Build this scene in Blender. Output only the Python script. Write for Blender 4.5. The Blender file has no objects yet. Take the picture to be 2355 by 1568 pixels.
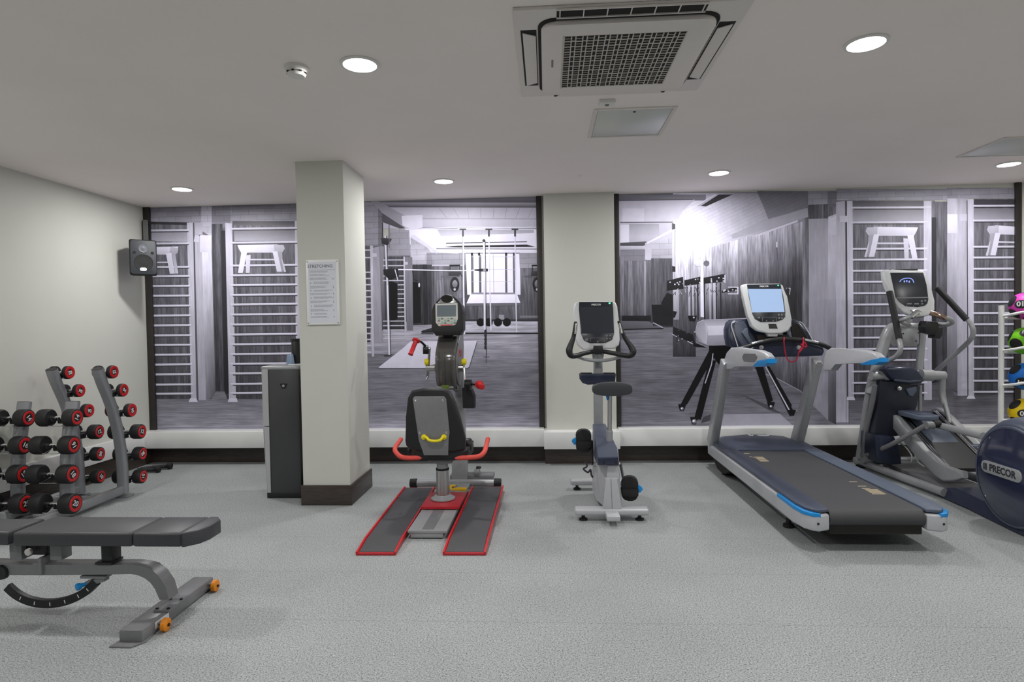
import bpy, bmesh, math, random
from mathutils import Vector, Matrix
random.seed(7)
SC = bpy.context.scene
COL = SC.collection
PI = math.pi
F, CXP, CYP, CH = 1400.0, 1177.5, 784.0, 1.5
RM = Matrix(((0.99825441, -0.05713766, 0.01494718),(0.05672095, 0.99802607, 0.02695744),(-0.01645796, -0.02606256, 0.99952483)))
def ray(u, v): return RM @ Vector(((u-CXP)/F, 1.0, -(v-CYP)/F))
class Frame:
    """a local frame standing in the room: origin + turn about Z"""
    def __init__(s, x=0, y=0, z=0, rz=0):
        s.o = Vector((x, y, z)); s.rz = math.radians(rz)
        s.R = Matrix.Rotation(s.rz, 3, 'Z'); s.Ri = s.R.transposed()
    def p(s, u, v, x=None, y=None, z=None):
        c = s.Ri @ (Vector((0, 0, CH)) - s.o); d = s.Ri @ ray(u, v)
        if x is not None: t = (x-c.x)/d.x
        elif y is not None: t = (y-c.y)/d.y
        else: t = (z-c.z)/d.z
        return c + d*t
W = Frame()
def lin(c):
    c = c/255.0
    return c/12.92 if c <= 0.04045 else ((c+0.055)/1.055)**2.4
def rgb(r, g=None, b=None):
    if g is None: g = b = r
    return (lin(r), lin(g), lin(b), 1)
# ---------------------------------------------------------------- materials
def mat(name, col, rough=0.5, metal=0.0, noise=0.0, nscale=40, bump=0.0, coat=0.0, emit=None, estr=1, trans=0, stretch=None, spec=0.5):
    m = bpy.data.materials.new(name); m.use_nodes = True
    nt = m.node_tree; b = nt.nodes['Principled BSDF']
    b.inputs['Base Color'].default_value = col
    b.inputs['Roughness'].default_value = rough
    b.inputs['Metallic'].default_value = metal
    b.inputs['Specular IOR Level'].default_value = spec
    if coat: b.inputs['Coat Weight'].default_value = coat; b.inputs['Coat Roughness'].default_value = .08
    if trans: b.inputs['Transmission Weight'].default_value = trans
    if emit: b.inputs['Emission Color'].default_value = emit; b.inputs['Emission Strength'].default_value = estr
    tc = nt.nodes.new('ShaderNodeTexCoord'); mp = nt.nodes.new('ShaderNodeMapping')
    if stretch: mp.inputs['Scale'].default_value = stretch
    nt.links.new(tc.outputs['Object'], mp.inputs['Vector'])
    n = nt.nodes.new('ShaderNodeTexNoise'); n.inputs['Scale'].default_value = nscale; n.inputs['Detail'].default_value = 3
    nt.links.new(mp.outputs[0], n.inputs['Vector'])
    if noise:
        mr = nt.nodes.new('ShaderNodeMapRange'); mr.inputs[3].default_value = 1-noise; mr.inputs[4].default_value = 1+noise
        mr.inputs[1].default_value = .3; mr.inputs[2].default_value = .7
        nt.links.new(n.outputs['Fac'], mr.inputs[0])
        mx = nt.nodes.new('ShaderNodeMix'); mx.data_type = 'RGBA'; mx.blend_type = 'MULTIPLY'; mx.inputs[0].default_value = 1
        mx.inputs[6].default_value = col; nt.links.new(mr.outputs[0], mx.inputs[7])
        nt.links.new(mx.outputs[2], b.inputs['Base Color'])
    if bump:
        bp = nt.nodes.new('ShaderNodeBump'); bp.inputs['Strength'].default_value = bump; bp.inputs['Distance'].default_value = .002
        nt.links.new(n.outputs['Fac'], bp.inputs['Height']); nt.links.new(bp.outputs[0], b.inputs['Normal'])
    return m
# ---------------------------------------------------------------- mesh builder
def V(*a): return Vector(a) if len(a) > 1 else Vector(a[0])
class MB:
    def __init__(s): s.bm = bmesh.new(); s.mi = 0
    def mat(s, i): s.mi = i; return s
    def _face(s, vs):
        try:
            f = s.bm.faces.new(vs); f.material_index = s.mi; f.smooth = True; return f
        except ValueError: return None
    def hexa(s, P, bevel=0, seg=2):
        """8 corners: 4 bottom (ccw) then 4 top"""
        vs = [s.bm.verts.new(V(p)) for p in P]
        fs = [s._face([vs[i] for i in q]) for q in ((3,2,1,0),(4,5,6,7),(0,1,5,4),(1,2,6,5),(2,3,7,6),(3,0,4,7))]
        if bevel:
            es = set(e for f in fs for e in f.edges)
            r = bmesh.ops.bevel(s.bm, geom=list(es), offset=bevel, segments=seg, profile=.5, affect='EDGES', clamp_overlap=True)
            for f in r['faces']: f.material_index = s.mi; f.smooth = True
        return s
    def box(s, c, d, bevel=0, rot=None, seg=2):
        c = V(c); h = V(d)/2
        P = [V(x*h.x, y*h.y, z*h.z) for z in (-1,1) for x, y in ((-1,-1),(1,-1),(1,1),(-1,1))]
        if rot is not None: P = [rot @ p for p in P]
        return s.hexa([c+p for p in P], bevel, seg)
    def beam(s, a, b, w, h, up=(0,0,1), bevel=0, seg=2, w2=None, h2=None):
        """bar from a to b, w across, h along up"""
        a, b = V(a), V(b); d = (b-a).normalized(); u = V(up); r = d.cross(u).normalized(); u = r.cross(d)
        w2 = w2 or w; h2 = h2 or h
        P = [a - r*w/2 - u*h/2, a + r*w/2 - u*h/2, a + r*w/2 + u*h/2, a - r*w/2 + u*h/2]
        Q = [b - r*w2/2 - u*h2/2, b + r*w2/2 - u*h2/2, b + r*w2/2 + u*h2/2, b - r*w2/2 + u*h2/2]
        return s.hexa(P+Q, bevel, seg)
    def prism(s, poly, ext, bevel=0, seg=2):
        """poly: list of 3d points (planar), extruded by vector ext"""
        A = [s.bm.verts.new(V(p)) for p in poly]; B = [s.bm.verts.new(V(p)+V(ext)) for p in poly]; n = len(A)
        fs = [s._face(A[::-1]), s._face(B)]
        for i in range(n): fs.append(s._face([A[i], A[(i+1) % n], B[(i+1) % n], B[i]]))
        if bevel:
            es = set(fs[0].edges) | set(fs[1].edges)
            r = bmesh.ops.bevel(s.bm, geom=list(es), offset=bevel, segments=seg, profile=.5, affect='EDGES', clamp_overlap=True)
            for f in r['faces']: f.material_index = s.mi; f.smooth = True
        return s
    def loft(s, rings, caps=True, closed=False):
        R = [[s.bm.verts.new(V(p)) for p in r] for r in rings]; n = len(R[0])
        m = len(R)
        for k in range(m if closed else m-1):
            a, b = R[k], R[(k+1) % m]
            for i in range(n): s._face([a[i], a[(i+1) % n], b[(i+1) % n], b[i]])
        if caps and not closed: s._face(R[0][::-1]); s._face(R[-1])
        return s
    def tube(s, pts, r, n=12, closed=False, smooth=0, ry=None, up=None):
        """round (or elliptic, ry) tube along pts; r may be a list"""
        pts = [V(p) for p in pts]
        rs = r if isinstance(r, (list, tuple)) else [r]*len(pts)
        if smooth: pts, rs = spline(pts, smooth, closed, rs)
        m = len(pts); rings = []; pu = None
        for i, p in enumerate(pts):
            a = pts[i-1] if (i > 0 or closed) else p
            b = pts[(i+1) % m] if (i < m-1 or closed) else p
            d = (b-a).normalized()
            if pu is None:
                u = V(up) if up else (V(0,0,1) if abs(d.z) < .9 else V(0,1,0))
                pu = (u - d*u.dot(d)).normalized()
            else: pu = (pu - d*pu.dot(d)).normalized()
            q = d.cross(pu)
            k = (ry/ (rs[0] or 1)) if ry else 1
            rings.append([p + q*math.cos(t)*rs[i] + pu*math.sin(t)*rs[i]*k for t in [2*PI*j/n for j in range(n)]])
        return s.loft(rings, True, closed)
    def lathe(s, o, axis, prof, n=24, caps=True):
        """prof: (distance along axis, radius)"""
        o = V(o); d = V(axis).normalized(); u = V(0,0,1) if abs(d.z) < .9 else V(1,0,0)
        q = d.cross(u).normalized(); u = q.cross(d)
        rings = [[o + d*h + q*math.cos(t)*max(r, 1e-5) + u*math.sin(t)*max(r, 1e-5) for t in [2*PI*j/n for j in range(n)]] for h, r in prof]
        return s.loft(rings, caps)
    def text(s, body, size, M, depth=.0006, extrude=.0006, sx=1.0, font_bold=0.0, align='CENTER'):
        cu = bpy.data.curves.new('t', 'FONT'); cu.body = body; cu.size = size; cu.extrude = extrude
        cu.align_x = align; cu.align_y = 'CENTER'; cu.resolution_u = 3; cu.offset = font_bold
        ob = bpy.data.objects.new('t', cu); COL.objects.link(ob)
        bpy.context.view_layer.update()
        me = bpy.data.meshes.new_from_object(ob.evaluated_get(bpy.context.evaluated_depsgraph_get()))
        me.transform(M @ Matrix.Diagonal((sx, 1, 1, 1)))
        k = len(s.bm.faces); s.bm.from_mesh(me); s.bm.faces.ensure_lookup_table()
        for f in s.bm.faces[k:]: f.material_index = s.mi
        bpy.data.objects.remove(ob); bpy.data.curves.remove(cu); bpy.data.meshes.remove(me)
        return s
    def obj(s, name, mats, parent=None, ang=38, label=None, recalc=True):
        if recalc: bmesh.ops.recalc_face_normals(s.bm, faces=s.bm.faces)
        me = bpy.data.meshes.new(name); s.bm.to_mesh(me); s.bm.free()
        for m in (mats if isinstance(mats, (list, tuple)) else [mats]): me.materials.append(m)
        me.set_sharp_from_angle(angle=math.radians(ang))
        o = bpy.data.objects.new(name, me); COL.objects.link(o)
        if parent is not None: o.parent = parent
        if label: o['label'] = label
        return o
def spline(pts, k, closed, rs):
    out, ro = [], []; n = len(pts)
    rng = range(n if closed else n-1)
    for i in rng:
        g = lambda j: pts[j % n] if closed else pts[min(max(j, 0), n-1)]
        h = lambda j: rs[j % n] if closed else rs[min(max(j, 0), n-1)]
        p0, p1, p2, p3 = g(i-1), g(i), g(i+1), g(i+2)
        for t in [j/k for j in range(k)]:
            out.append(.5*((2*p1)+(p2-p0)*t+(2*p0-5*p1+4*p2-p3)*t*t+(3*p1-p0-3*p2+p3)*t**3))
            ro.append(h(i)*(1-t)+h(i+1)*t)
    if not closed: out.append(pts[-1]); ro.append(rs[-1])
    return out, ro
def basis(o, x, y):
    """4x4 whose X, Y axes follow x, y"""
    x = V(x).normalized(); z = x.cross(V(y)).normalized(); y = z.cross(x)
    return Matrix(((x.x, y.x, z.x, o[0]), (x.y, y.y, z.y, o[1]), (x.z, y.z, z.z, o[2]), (0, 0, 0, 1)))
def rrect(w, h, r, n=4):
    """rounded rectangle outline, centred, (x, y) list"""
    out = []
    for cx, cy, a in ((w/2-r, h/2-r, 0), (-w/2+r, h/2-r, 90), (-w/2+r, -h/2+r, 180), (w/2-r, -h/2+r, 270)):
        for i in range(n+1):
            t = math.radians(a+90*i/n); out.append((cx+r*math.cos(t), cy+r*math.sin(t)))
    return out
def thing(name, label, cat, loc=(0,0,0), rz=0, group=None):
    o = bpy.data.objects.new(name, None); COL.objects.link(o); o.empty_display_size = .05
    o.location = loc; o.rotation_euler = (0, 0, rz); o['label'] = label; o['category'] = cat
    if group: o['group'] = group
    return o
def tag(o, label, cat, group=None):
    o['label'] = label; o['category'] = cat
    if group: o['group'] = group
    return o
def struct(mb, name, m, parent=None):
    o = mb.obj(name, m, parent)
    if parent is None: o['kind'] = 'structure'
    return o
def fthing(fr, name, label, cat, group=None): return thing(name, label, cat, fr.o, fr.rz, group)
LPOW, EXPO = 21.5, 0.0
# ---------------------------------------------------------------- palette
def floor_mat():
    m = bpy.data.materials.new('speckled vinyl'); m.use_nodes = True; nt = m.node_tree; b = nt.nodes['Principled BSDF']
    N = nt.nodes.new; Lk = nt.links.new
    tc = N('ShaderNodeTexCoord')
    def noise(sc, det=2):
        n = N('ShaderNodeTexNoise'); n.inputs['Scale'].default_value = sc; n.inputs['Detail'].default_value = det
        Lk(tc.outputs['Object'], n.inputs['Vector']); return n.outputs['Fac']
    def ramp(src, stops):
        r = N('ShaderNodeValToRGB'); r.color_ramp.elements[0].position = stops[0][0]; r.color_ramp.elements[0].color = stops[0][1]
        r.color_ramp.elements[1].position = stops[-1][0]; r.color_ramp.elements[1].color = stops[-1][1]
        for p, c in stops[1:-1]:
            e = r.color_ramp.elements.new(p); e.color = c
        Lk(src, r.inputs[0]); return r.outputs[0]
    a = ramp(noise(125, 2), [(.28, rgb(96,100,102)), (.38, rgb(150,155,156)), (.47, rgb(174,179,180)), (.6, rgb(180,185,186)), (.72, rgb(216,219,219))])
    c = ramp(noise(235, 1), [(.30, rgb(110)), (.42, rgb(235)), (.6, rgb(255))])
    d = ramp(noise(1.3, 3), [(.3, rgb(240)), (.7, rgb(255))])
    def mul(x, y):
        k = N('ShaderNodeMix'); k.data_type = 'RGBA'; k.blend_type = 'MULTIPLY'; k.inputs[0].default_value = 1
        Lk(x, k.inputs[6]); Lk(y, k.inputs[7]); return k.outputs[2]
    # faint seams between the rolls, running left to right
    sx = N('ShaderNodeSeparateXYZ'); Lk(tc.outputs['Object'], sx.inputs[0])
    md = N('ShaderNodeMath'); md.operation = 'MODULO'; md.inputs[1].default_value = .61; 
    ad = N('ShaderNodeMath'); ad.operation = 'ADD'; ad.inputs[1].default_value = 6.1+.02; Lk(sx.outputs[1], ad.inputs[0]); Lk(ad.outputs[0], md.inputs[0])
    s = ramp(md.outputs[0], [(.0, rgb(240,235,231)), (.006, rgb(240,235,231)), (.0075, rgb(255)), (1, rgb(255))])
    Lk(mul(mul(mul(a, c), d), s), b.inputs['Base Color'])
    b.inputs['Roughness'].default_value = .55; b.inputs['Specular IOR Level'].default_value = .35
    bp = N('ShaderNodeBump'); bp.inputs['Strength'].default_value = .15; bp.inputs['Distance'].default_value = .001
    Lk(noise(160, 2), bp.inputs['Height']); Lk(bp.outputs[0], b.inputs['Normal'])
    return m
M = dict(
 floor=floor_mat(),
 ceil=mat('ceiling paint', rgb(240,232,228), .9, noise=.015, nscale=2),
 cream=mat('cream wall paint', rgb(203,204,197), .8, noise=.012, nscale=3, bump=.04),
 greywall=mat('grey wall paint', rgb(120,118,116), .8, noise=.012, nscale=3),
 white=mat('white gloss paint', rgb(232,233,232), .35, noise=.02, nscale=6),
 base=mat('dark stained skirting', rgb(62,54,50), .35, noise=.25, nscale=9, stretch=(1,1,8)),
 strip=mat('black timber strip', rgb(46,42,40), .5, noise=.15, nscale=20),
 plastic_ac=mat('cassette white plastic', rgb(222,216,212), .75, noise=.01, spec=.25),
 plastic_w=mat('warm white plastic', rgb(222,220,216), .45, noise=.01),
 panel=mat('satin ceiling hatch', rgb(200,203,198), .35, noise=.01, nscale=4),
 lamp=mat('lit lamp diffuser', rgb(255), .5, emit=(1,.985,.96,1), estr=14),
 dark=mat('dark recess', rgb(30,28,27), .8, noise=.1),
 grille=mat('beige grille plastic', rgb(196,190,180), .6, noise=.03),
 black=mat('black plastic', rgb(25,26,28), .45, noise=.1, nscale=60, bump=.05),
 rubber=mat('black rubber', rgb(22,22,24), .62, noise=.12, nscale=120, bump=.1),
 foam=mat('black foam grip', rgb(30,30,32), .75, noise=.2, nscale=200, bump=.3),
 vinyl=mat('black vinyl upholstery', rgb(62,63,67), .42, noise=.06, nscale=150, bump=.1),
 silver=mat('silver painted steel', rgb(158,160,163), .34, metal=.18, noise=.03, nscale=30),
 rack=mat('rack grey metallic paint', rgb(146,148,153), .32, metal=.25, noise=.03, nscale=30),
 steelg=mat('grey painted steel', rgb(126,127,130), .36, metal=.18, noise=.04, nscale=25),
 pale=mat('pale grey painted steel', rgb(186,188,193), .4, metal=.15, noise=.02, nscale=20),
 chrome=mat('polished chrome', rgb(225,226,228), .14, metal=1, noise=.02),
 brushed=mat('brushed steel', rgb(190,190,190), .32, metal=.95, noise=.08, nscale=60, stretch=(1,1,12)),
 red=mat('red plastic', rgb(200,28,34), .35, noise=.05, nscale=30),
 redpaint=mat('red painted steel', rgb(178,30,42), .35, noise=.06, nscale=20),
 salmon=mat('coral red foam grip', rgb(222,82,72), .6, noise=.06, nscale=120, bump=.15),
 yellow=mat('yellow plastic', rgb(238,222,20), .4, noise=.04),
 amber=mat('amber yellow plastic', rgb(226,182,20), .4, noise=.05),
 orange=mat('orange polyurethane', rgb(232,140,20), .45, noise=.1, nscale=50),
 blue=mat('bright blue plastic', rgb(20,140,214), .35, noise=.03),
 navy=mat('slate navy plastic', rgb(74,81,98), .38, noise=.06, nscale=40),
 navyd=mat('deep navy plastic', rgb(42,48,68), .3, noise=.06, nscale=30),
 slate=mat('slate blue grey plastic', rgb(88,98,115), .5, noise=.05, nscale=40),
 greyp=mat('grey console plastic', rgb(205,208,210), .4, noise=.015),
 screen=mat('dark console glass', rgb(38,42,50), .28, noise=.03, nscale=5),
 cover=mat('glossy tinted cover', rgb(44,48,72), .08, noise=.02, nscale=5, coat=.6),
 belt=mat('black running belt', rgb(66,67,70), .6, noise=.08, nscale=220, bump=.1),
 decal=mat('white lettering ink', rgb(235), .5, noise=.01),
 grey_ink=mat('grey lettering ink', rgb(120,120,126), .6, noise=.01),
 dark_ink=mat('dark lettering ink', rgb(40,42,48), .6, noise=.01),
)
D, XL, XR, YR, HC = 6.70, -4.541, 5.35, -3.1, 2.90
# ---------------------------------------------------------------- the room
struct(MB().box(((XL+XR)/2, (D+YR)/2, -.05), (XR-XL+.2, D-YR+.2, .1)), 'floor', M['floor'])
struct(MB().box(((XL+XR)/2, (D+YR)/2, HC+.05), (XR-XL+.2, D-YR+.2, .1)), 'ceiling', M['ceil'])
struct(MB().box(((XL+XR)/2, D+.05, HC/2), (XR-XL+.2, .1, HC)), 'wall_back', M['cream'])
struct(MB().box((XL-.05, (D+YR)/2, HC/2), (.1, D-YR, HC)), 'wall_left', M['cream'])
struct(MB().box((XR+.05, (D+YR)/2, HC/2), (.1, D-YR, HC)), 'wall_right', M['cream'])
struct(MB().box(((XL+XR)/2, YR-.05, HC/2), (XR-XL+.2, .1, HC)), 'wall_front', M['greywall'])  # unseen wall behind the camera, grey picked to cut fill light
cx0, cx1, cy0, cy1 = -2.085, -1.681, 5.034, 5.613
struct(MB().box(((cx0+cx1)/2, (cy0+cy1)/2, HC/2), (cx1-cx0, cy1-cy0, HC)), 'wall_column', M['cream'])
struct(MB().box(((cx0+cx1)/2, (cy0+cy1)/2, .085), (cx1-cx0+.034, cy1-cy0+.034, .17), bevel=.004), 'baseboard_column', M['base'])
px0, px1, pyf = -.015, .735, D-.13
struct(MB().box(((px0+px1)/2, (pyf+D)/2, HC/2), (px1-px0, D-pyf, HC)), 'wall_pillar', M['cream'])
# white pipe boxing on the walls, dark skirting below it
zt, zb, yF = .372, .19, D-.185
for i, (a, b) in enumerate(((XL+.05, px0-.03), (px1+.02, XR))):
    struct(MB().box(((a+b)/2, (yF+D)/2, (zt+zb)/2), (b-a, D-yF, zt-zb), bevel=.004), 'trim_%d' % (i+1), M['white'])
    struct(MB().box(((a+b)/2, (yF+.035+D)/2, zb-.011), (b-a, D-yF-.035, .02), bevel=.002), 'trim_%d' % (i+3), M['strip'])  # dark slab imitates the shadow lip under the boxing
struct(MB().box(((px0+px1)/2-.005, (pyf-.15+D)/2, (zt+zb)/2-.01), (px1-px0+.05, D-pyf+.15, zt-zb), bevel=.004), 'trim_5', M['white'])
struct(MB().box((XL+.025, (YR+D)/2, (zt+zb)/2), (.05, D-YR, zt-zb), bevel=.004), 'trim_6', M['white'])
struct(MB().box(((XL+XR)/2, D-.012, .088), (XR-XL, .024, .176)), 'baseboard_back', M['base'])
struct(MB().box(((px0+px1)/2, (pyf-.03+D)/2, .088), (px1-px0+.04, D-pyf+.03, .176)), 'baseboard_pillar', M['base'])
struct(MB().box((XL+.012, (YR+D)/2, .088), (.024, D-YR, .176)), 'baseboard_left', M['base'])
# black timber strips that edge the photo murals
SX = [(-4.541+.0, -4.465), (-.095, -.035), (.752, .80), (4.905, 4.965)]
for i, (a, b) in enumerate(SX):
    struct(MB().box(((a+b)/2, D-.014, (HC+.36)/2), (b-a, .028, HC-.36), bevel=.002), 'trim_%d' % (i+7), M['strip'])
# ---------------------------------------------------------------- lights on the ceiling
LX = [-3.577, -.969, 1.637, 4.243]; LY = [5.86, 3.22, .6]
where = {(0,0): 'left end of the far row, near the speaker', (1,0): 'far row, right of the square column', (2,0): 'far row, above the treadmill', (3,0): 'far row, at the right edge beside a hatch',
         (1,1): 'near row, beside the smoke detector', (2,1): 'near row, right of the air conditioning cassette'}
lamp0 = None
for j, y in enumerate(LY):
    for i, x in enumerate(LX):
        if lamp0 is None:
            t = lamp0 = thing('ceiling_downlight', '', 'ceiling light')
            MB().lathe((0,0,0), (0,0,-1), [(0,.105),(.006,.105),(.010,.098),(.010,.088),(.004,.086)], 40, caps=False).obj('trim_ring', M['plastic_w'], t)
            MB().lathe((0,0,-.004), (0,0,-1), [(0,.087),(.003,.085)], 40).obj('diffuser', M['lamp'], t)
        else:
            t = lamp0.copy(); COL.objects.link(t)
            for ch in lamp0.children: c = ch.copy(); COL.objects.link(c); c.parent = t
        t.location = (x, y, HC)
        t['label'] = 'round white recessed downlight, ' + where.get((i, j), 'outside the view of the photograph')
        t['group'] = 'round recessed ceiling downlights'
        ld = bpy.data.lights.new('downlight', 'AREA'); ld.shape = 'DISK'; ld.size = .17; ld.energy = LPOW; ld.color = (1, .985, .965)
        lo = bpy.data.objects.new('downlight_beam', ld); COL.objects.link(lo); lo.location = (x, y, HC-.014)
# ---------------------------------------------------------------- air conditioning cassette
ac = thing('air_conditioner', 'white square four-way ceiling air conditioning cassette with beige grille', 'air conditioner', (.395, 3.225, HC))
mb = MB()
mb.box((0, 0, -.009), (1.05, 1.02, .018), bevel=.006)
mb.obj('outer_panel', M['plastic_ac'], ac)
mb = MB(); h = -.045
mb.prism([(x, y, -.024) for x, y in rrect(.80, .84, .07, 6)], (0, 0, -.021), bevel=.006)
mb.obj('inlet_cover', M['plastic_ac'], ac)
MB().prism([(x, y, -.017) for x, y in rrect(.83, .87, .08, 6)], (0, 0, -.008)).obj('shadow_gap', M['dark'], ac)
# air slots and flaps
for k in range(4):
    R = Matrix.Rotation(k*PI/2, 3, 'Z'); off = (.46, .475, .46, .475)[k]
    mb = MB(); mb.box(R @ V(off, 0, -.0185), [abs(a) for a in R @ V(.075, .66, .003)]); sl = mb.obj('air_slot', M['dark'], ac)
    mb = MB()
    if k != 3:
        mb.prism([R @ V(off-.03, y, -.021) if 0 else R @ V(off+a, y, -.021) for a, y in ((-.034,-.28),(.028,-.315),(.028,.315),(-.034,.28))], (0,0,-.006), bevel=.002)
        mb.obj('flap', M['plastic_ac'], sl)
    else:
        for q in range(-3, 4): mb.box(R @ V(off, q*.105, -.021), [abs(a) for a in R @ V(.07, .005, .006)])
        mb.box(R @ V(off-.036, 0, -.022), [abs(a) for a in R @ V(.006, .66, .008)]); mb.box(R @ V(off+.036, 0, -.022), [abs(a) for a in R @ V(.006, .66, .008)])
        mb.obj('louvre_ribs', M['plastic_ac'], sl)
g = MB().box((-.005, .0, -.0458), (.565, .615, .002)).obj('grille_recess', M['dark'], ac)
mb = MB(); gx0, gx1, gy0, gy1 = -.29, .28, -.31, .31
n = 11; w = (gx1-gx0)/(n+.62*(n-1)); x = gx0
mb.box((gx0-.004, 0, -.0475), (.008, .63, .003)); 
for k in range(2*n-1):
    ww = w if k % 2 == 0 else .62*w
    mb.box((x+ww, 0, -.0475), (.0055, .62, .003))
    for r in range(22):
        y = gy0 + (gy1-gy0)*(r+.5)/22
        if k % 2 == 0: mb.box((x+ww/2, y+.007, -.0472), (ww, .009 if r % 2 else .004, .002))
        elif r % 2: mb.box((x+ww/2, y+.004, -.0472), (ww, .009, .002))
    x += ww
mb.obj('grille_bars', M['grille'], ac)
MB().box((-.345, -.015, -.0455), (.010, .09, .0015)).obj('maker_badge', M['grey_ink'], ac)
# smoke detector, sensor, hatches, sprinkler
sd = thing('smoke_detector', 'small round white smoke detector on the ceiling beside the near left downlight', 'smoke detector', (-1.316, 3.226, HC))
MB().lathe((0,0,0), (0,0,-1), [(0,.062),(.016,.062),(.019,.056)], 36).obj('base', M['plastic_w'], sd)
mb = MB().lathe((0,0,-.019), (0,0,-1), [(0,.052),(.012,.052),(.012,.044),(.02,.044),(.02,.05),(.032,.042),(.036,.02)], 36); mb.obj('sensor_head', M['plastic_w'], sd)
mb = MB()
for a in range(8): 
    t = a*PI/4; mb.box((.047*math.cos(t), .047*math.sin(t), -.034), (.012, .012, .007), rot=Matrix.Rotation(t, 3, 'Z'))
mb.obj('vent_slots', M['dark'], sd)
s2 = thing('motion_sensor', 'tiny white rectangular sensor plate on the ceiling between cassette and hatch', 'sensor', (.40, 3.90, HC))
MB().box((0, 0, -.012), (.10, .075, .024), bevel=.005).obj('housing', M['plastic_w'], s2)
MB().lathe((0, 0, -.024), (0,0,-1), [(0,.014),(.005,.012),(.008,.004)], 16).obj('lens', M['grey_ink'], s2)
sp = thing('fire_sprinkler', 'tiny concealed sprinkler head on the ceiling near the pillar', 'sprinkler', (.335, 5.82, HC))
MB().lathe((0,0,0), (0,0,-1), [(0,.022),(.004,.022),(.008,.012)], 20).obj('cover_plate', M['chrome'], sp)
def hatch(x0, x1, y0, y1, label):
    t = thing('access_hatch', label, 'access panel', ((x0+x1)/2, (y0+y1)/2, HC), 0, 'white ceiling access hatches'); w, d = x1-x0, y1-y0
    mb = MB()
    for s in (-1, 1):
        mb.box((s*(w/2-.012), 0, -.004), (.024, d, .008), bevel=.002); mb.box((0, s*(d/2-.012), -.004), (w-.048, .024, .008), bevel=.002)
    mb.obj('frame', M['plastic_ac'], t)
    MB().box((0, 0, -.002), (w-.056, d-.056, .005), bevel=.001).obj('door', M['panel'], t)
    MB().lathe((0, -d/2+.07, -.0045), (0,0,-1), [(0,.010),(.003,.010),(.003,.004)], 14).obj('lock', M['dark'], t)
hatch(.33, .87, 4.03, 4.64, 'square white access hatch in the ceiling behind the air conditioning cassette')
hatch(3.58, 4.35, 4.99, 5.56, 'white access hatch in the ceiling at the right edge beside a downlight')
# ---------------------------------------------------------------- speaker in the corner
sf = Frame(-4.33, 6.33, 2.28, 40)
t = fthing(sf, 'wall_speaker', 'black loudspeaker on a bracket high in the left corner', 'speaker')
mb = MB()
P = [(-.13,-.12,-.19),(.13,-.12,-.19),(.09,.10,-.18),(-.09,.10,-.18),(-.13,-.12,.19),(.13,-.12,.19),(.09,.10,.18),(-.09,.10,.18)]
mb.hexa(P, bevel=.018, seg=3).obj('cabinet', M['black'], t)
mb = MB().prism([(x, -.12, z) for x, z in rrect(.236, .356, .03)], (0, -.008, 0), bevel=.003); mb.obj('front_grille', mat('charcoal speaker mesh', rgb(50,54,60), .55, noise=.2, nscale=250, bump=.3), t)
MB().lathe((0,-.128,.095), (0,-1,0), [(0,.048),(.006,.045),(.002,.03),(.006,.012),(.008,.002)], 28).obj('tweeter', mat('grey tweeter dome', rgb(96,100,106), .5, noise=.05), t)
MB().lathe((0,-.128,-.055), (0,-1,0), [(0,.088),(.003,.085),(.001,.06),(.002,.02)], 32).obj('woofer', M['black'], t)
for s in (-1, 1): MB().lathe((s*.082,-.128,.05), (0,-1,0), [(0,.016),(.003,.014)], 18).obj('bass_port', M['dark'], t)
mb = MB(); mb.prism([(x-.005, -.1285, z-.125) for x, z in rrect(.062, .034, .016)], (0,-.003,0)); bd = mb.obj('badge', M['chrome'], t)
MB().text('CA', .03, basis((-.005,-.132,-.125), (1,0,0), (0,0,1))).obj('badge_letters', M['dark_ink'], bd)
mb = MB(); mb.beam((0,.10,0), sf.Ri @ (V(-4.50,6.66,2.30)-sf.o), .04, .05); mb.box(sf.Ri @ (V(-4.50,6.65,2.50)-sf.o), (.05,.05,.5)); mb.obj('bracket', M['black'], t)
# ---------------------------------------------------------------- exercise notice on the column
pf = Frame(0, cy0, 0)
a, b, c = pf.p(701, 598, y=-.02), pf.p(776, 597, y=-.02), pf.p(704, 747, y=-.02)
pw, ph = b.x-a.x, a.z-c.z; pcx, pcz = (a.x+b.x)/2+.006, (a.z+c.z)/2
t = thing('stretching_poster', 'white notice headed STRETCHING screwed to the column', 'notice', (pcx, cy0, pcz))
MB().box((0, -.007, 0), (pw, .022, ph), bevel=.001).obj('acrylic_board', M['white'], t)
MB().box((0, -.0185, -.0), (pw*.86, .001, ph*.93)).obj('printed_sheet', mat('cool white paper', rgb(214,218,228), .5, noise=.01), t)
mb = MB(); mb.text('STRETCHING', .036, basis((-pw*.06, -.0195, ph*.40), (1,0,0), (0,0,1)), font_bold=.0004)
mb.obj('heading', M['grey_ink'], t)
rnd = random.Random(3); mb = MB(); z = ph*.345
mb.box((0, -.0195, z), (pw*.8, .0006, .0012)); z -= .012
for blk in range(13):
    ind = (0, .03)[blk % 2] if blk > 1 else 0
    for ln in range(rnd.choice((2, 3))):
        x = -pw*.38 + ind; wd = rnd.uniform(.35, .62)*pw
        while wd > 0:
            q = rnd.uniform(.006, .018); mb.box((x+q/2, -.0195, z), (q, .0006, .0022)); x += q+.003; wd -= q+.003
        z -= .0072
    if blk > 1:
        mb.box((pw*(.33 if blk % 2 == 0 else -.36), -.0195, z+.012), (.004, .0006, .013))
    z -= .013
    if z < -ph*.43: break
mb.obj('text_lines', M['grey_ink'], t)
for sx_ in (-1, 1):
    for sz in (-1, 1):
        MB().lathe((sx_*(pw/2-.012), -.0, sz*(ph/2-.014)), (0,-1,0), [(0,.006),(.02,.006),(.022,.004)], 14).obj('screw', M['brushed'], t)
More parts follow.
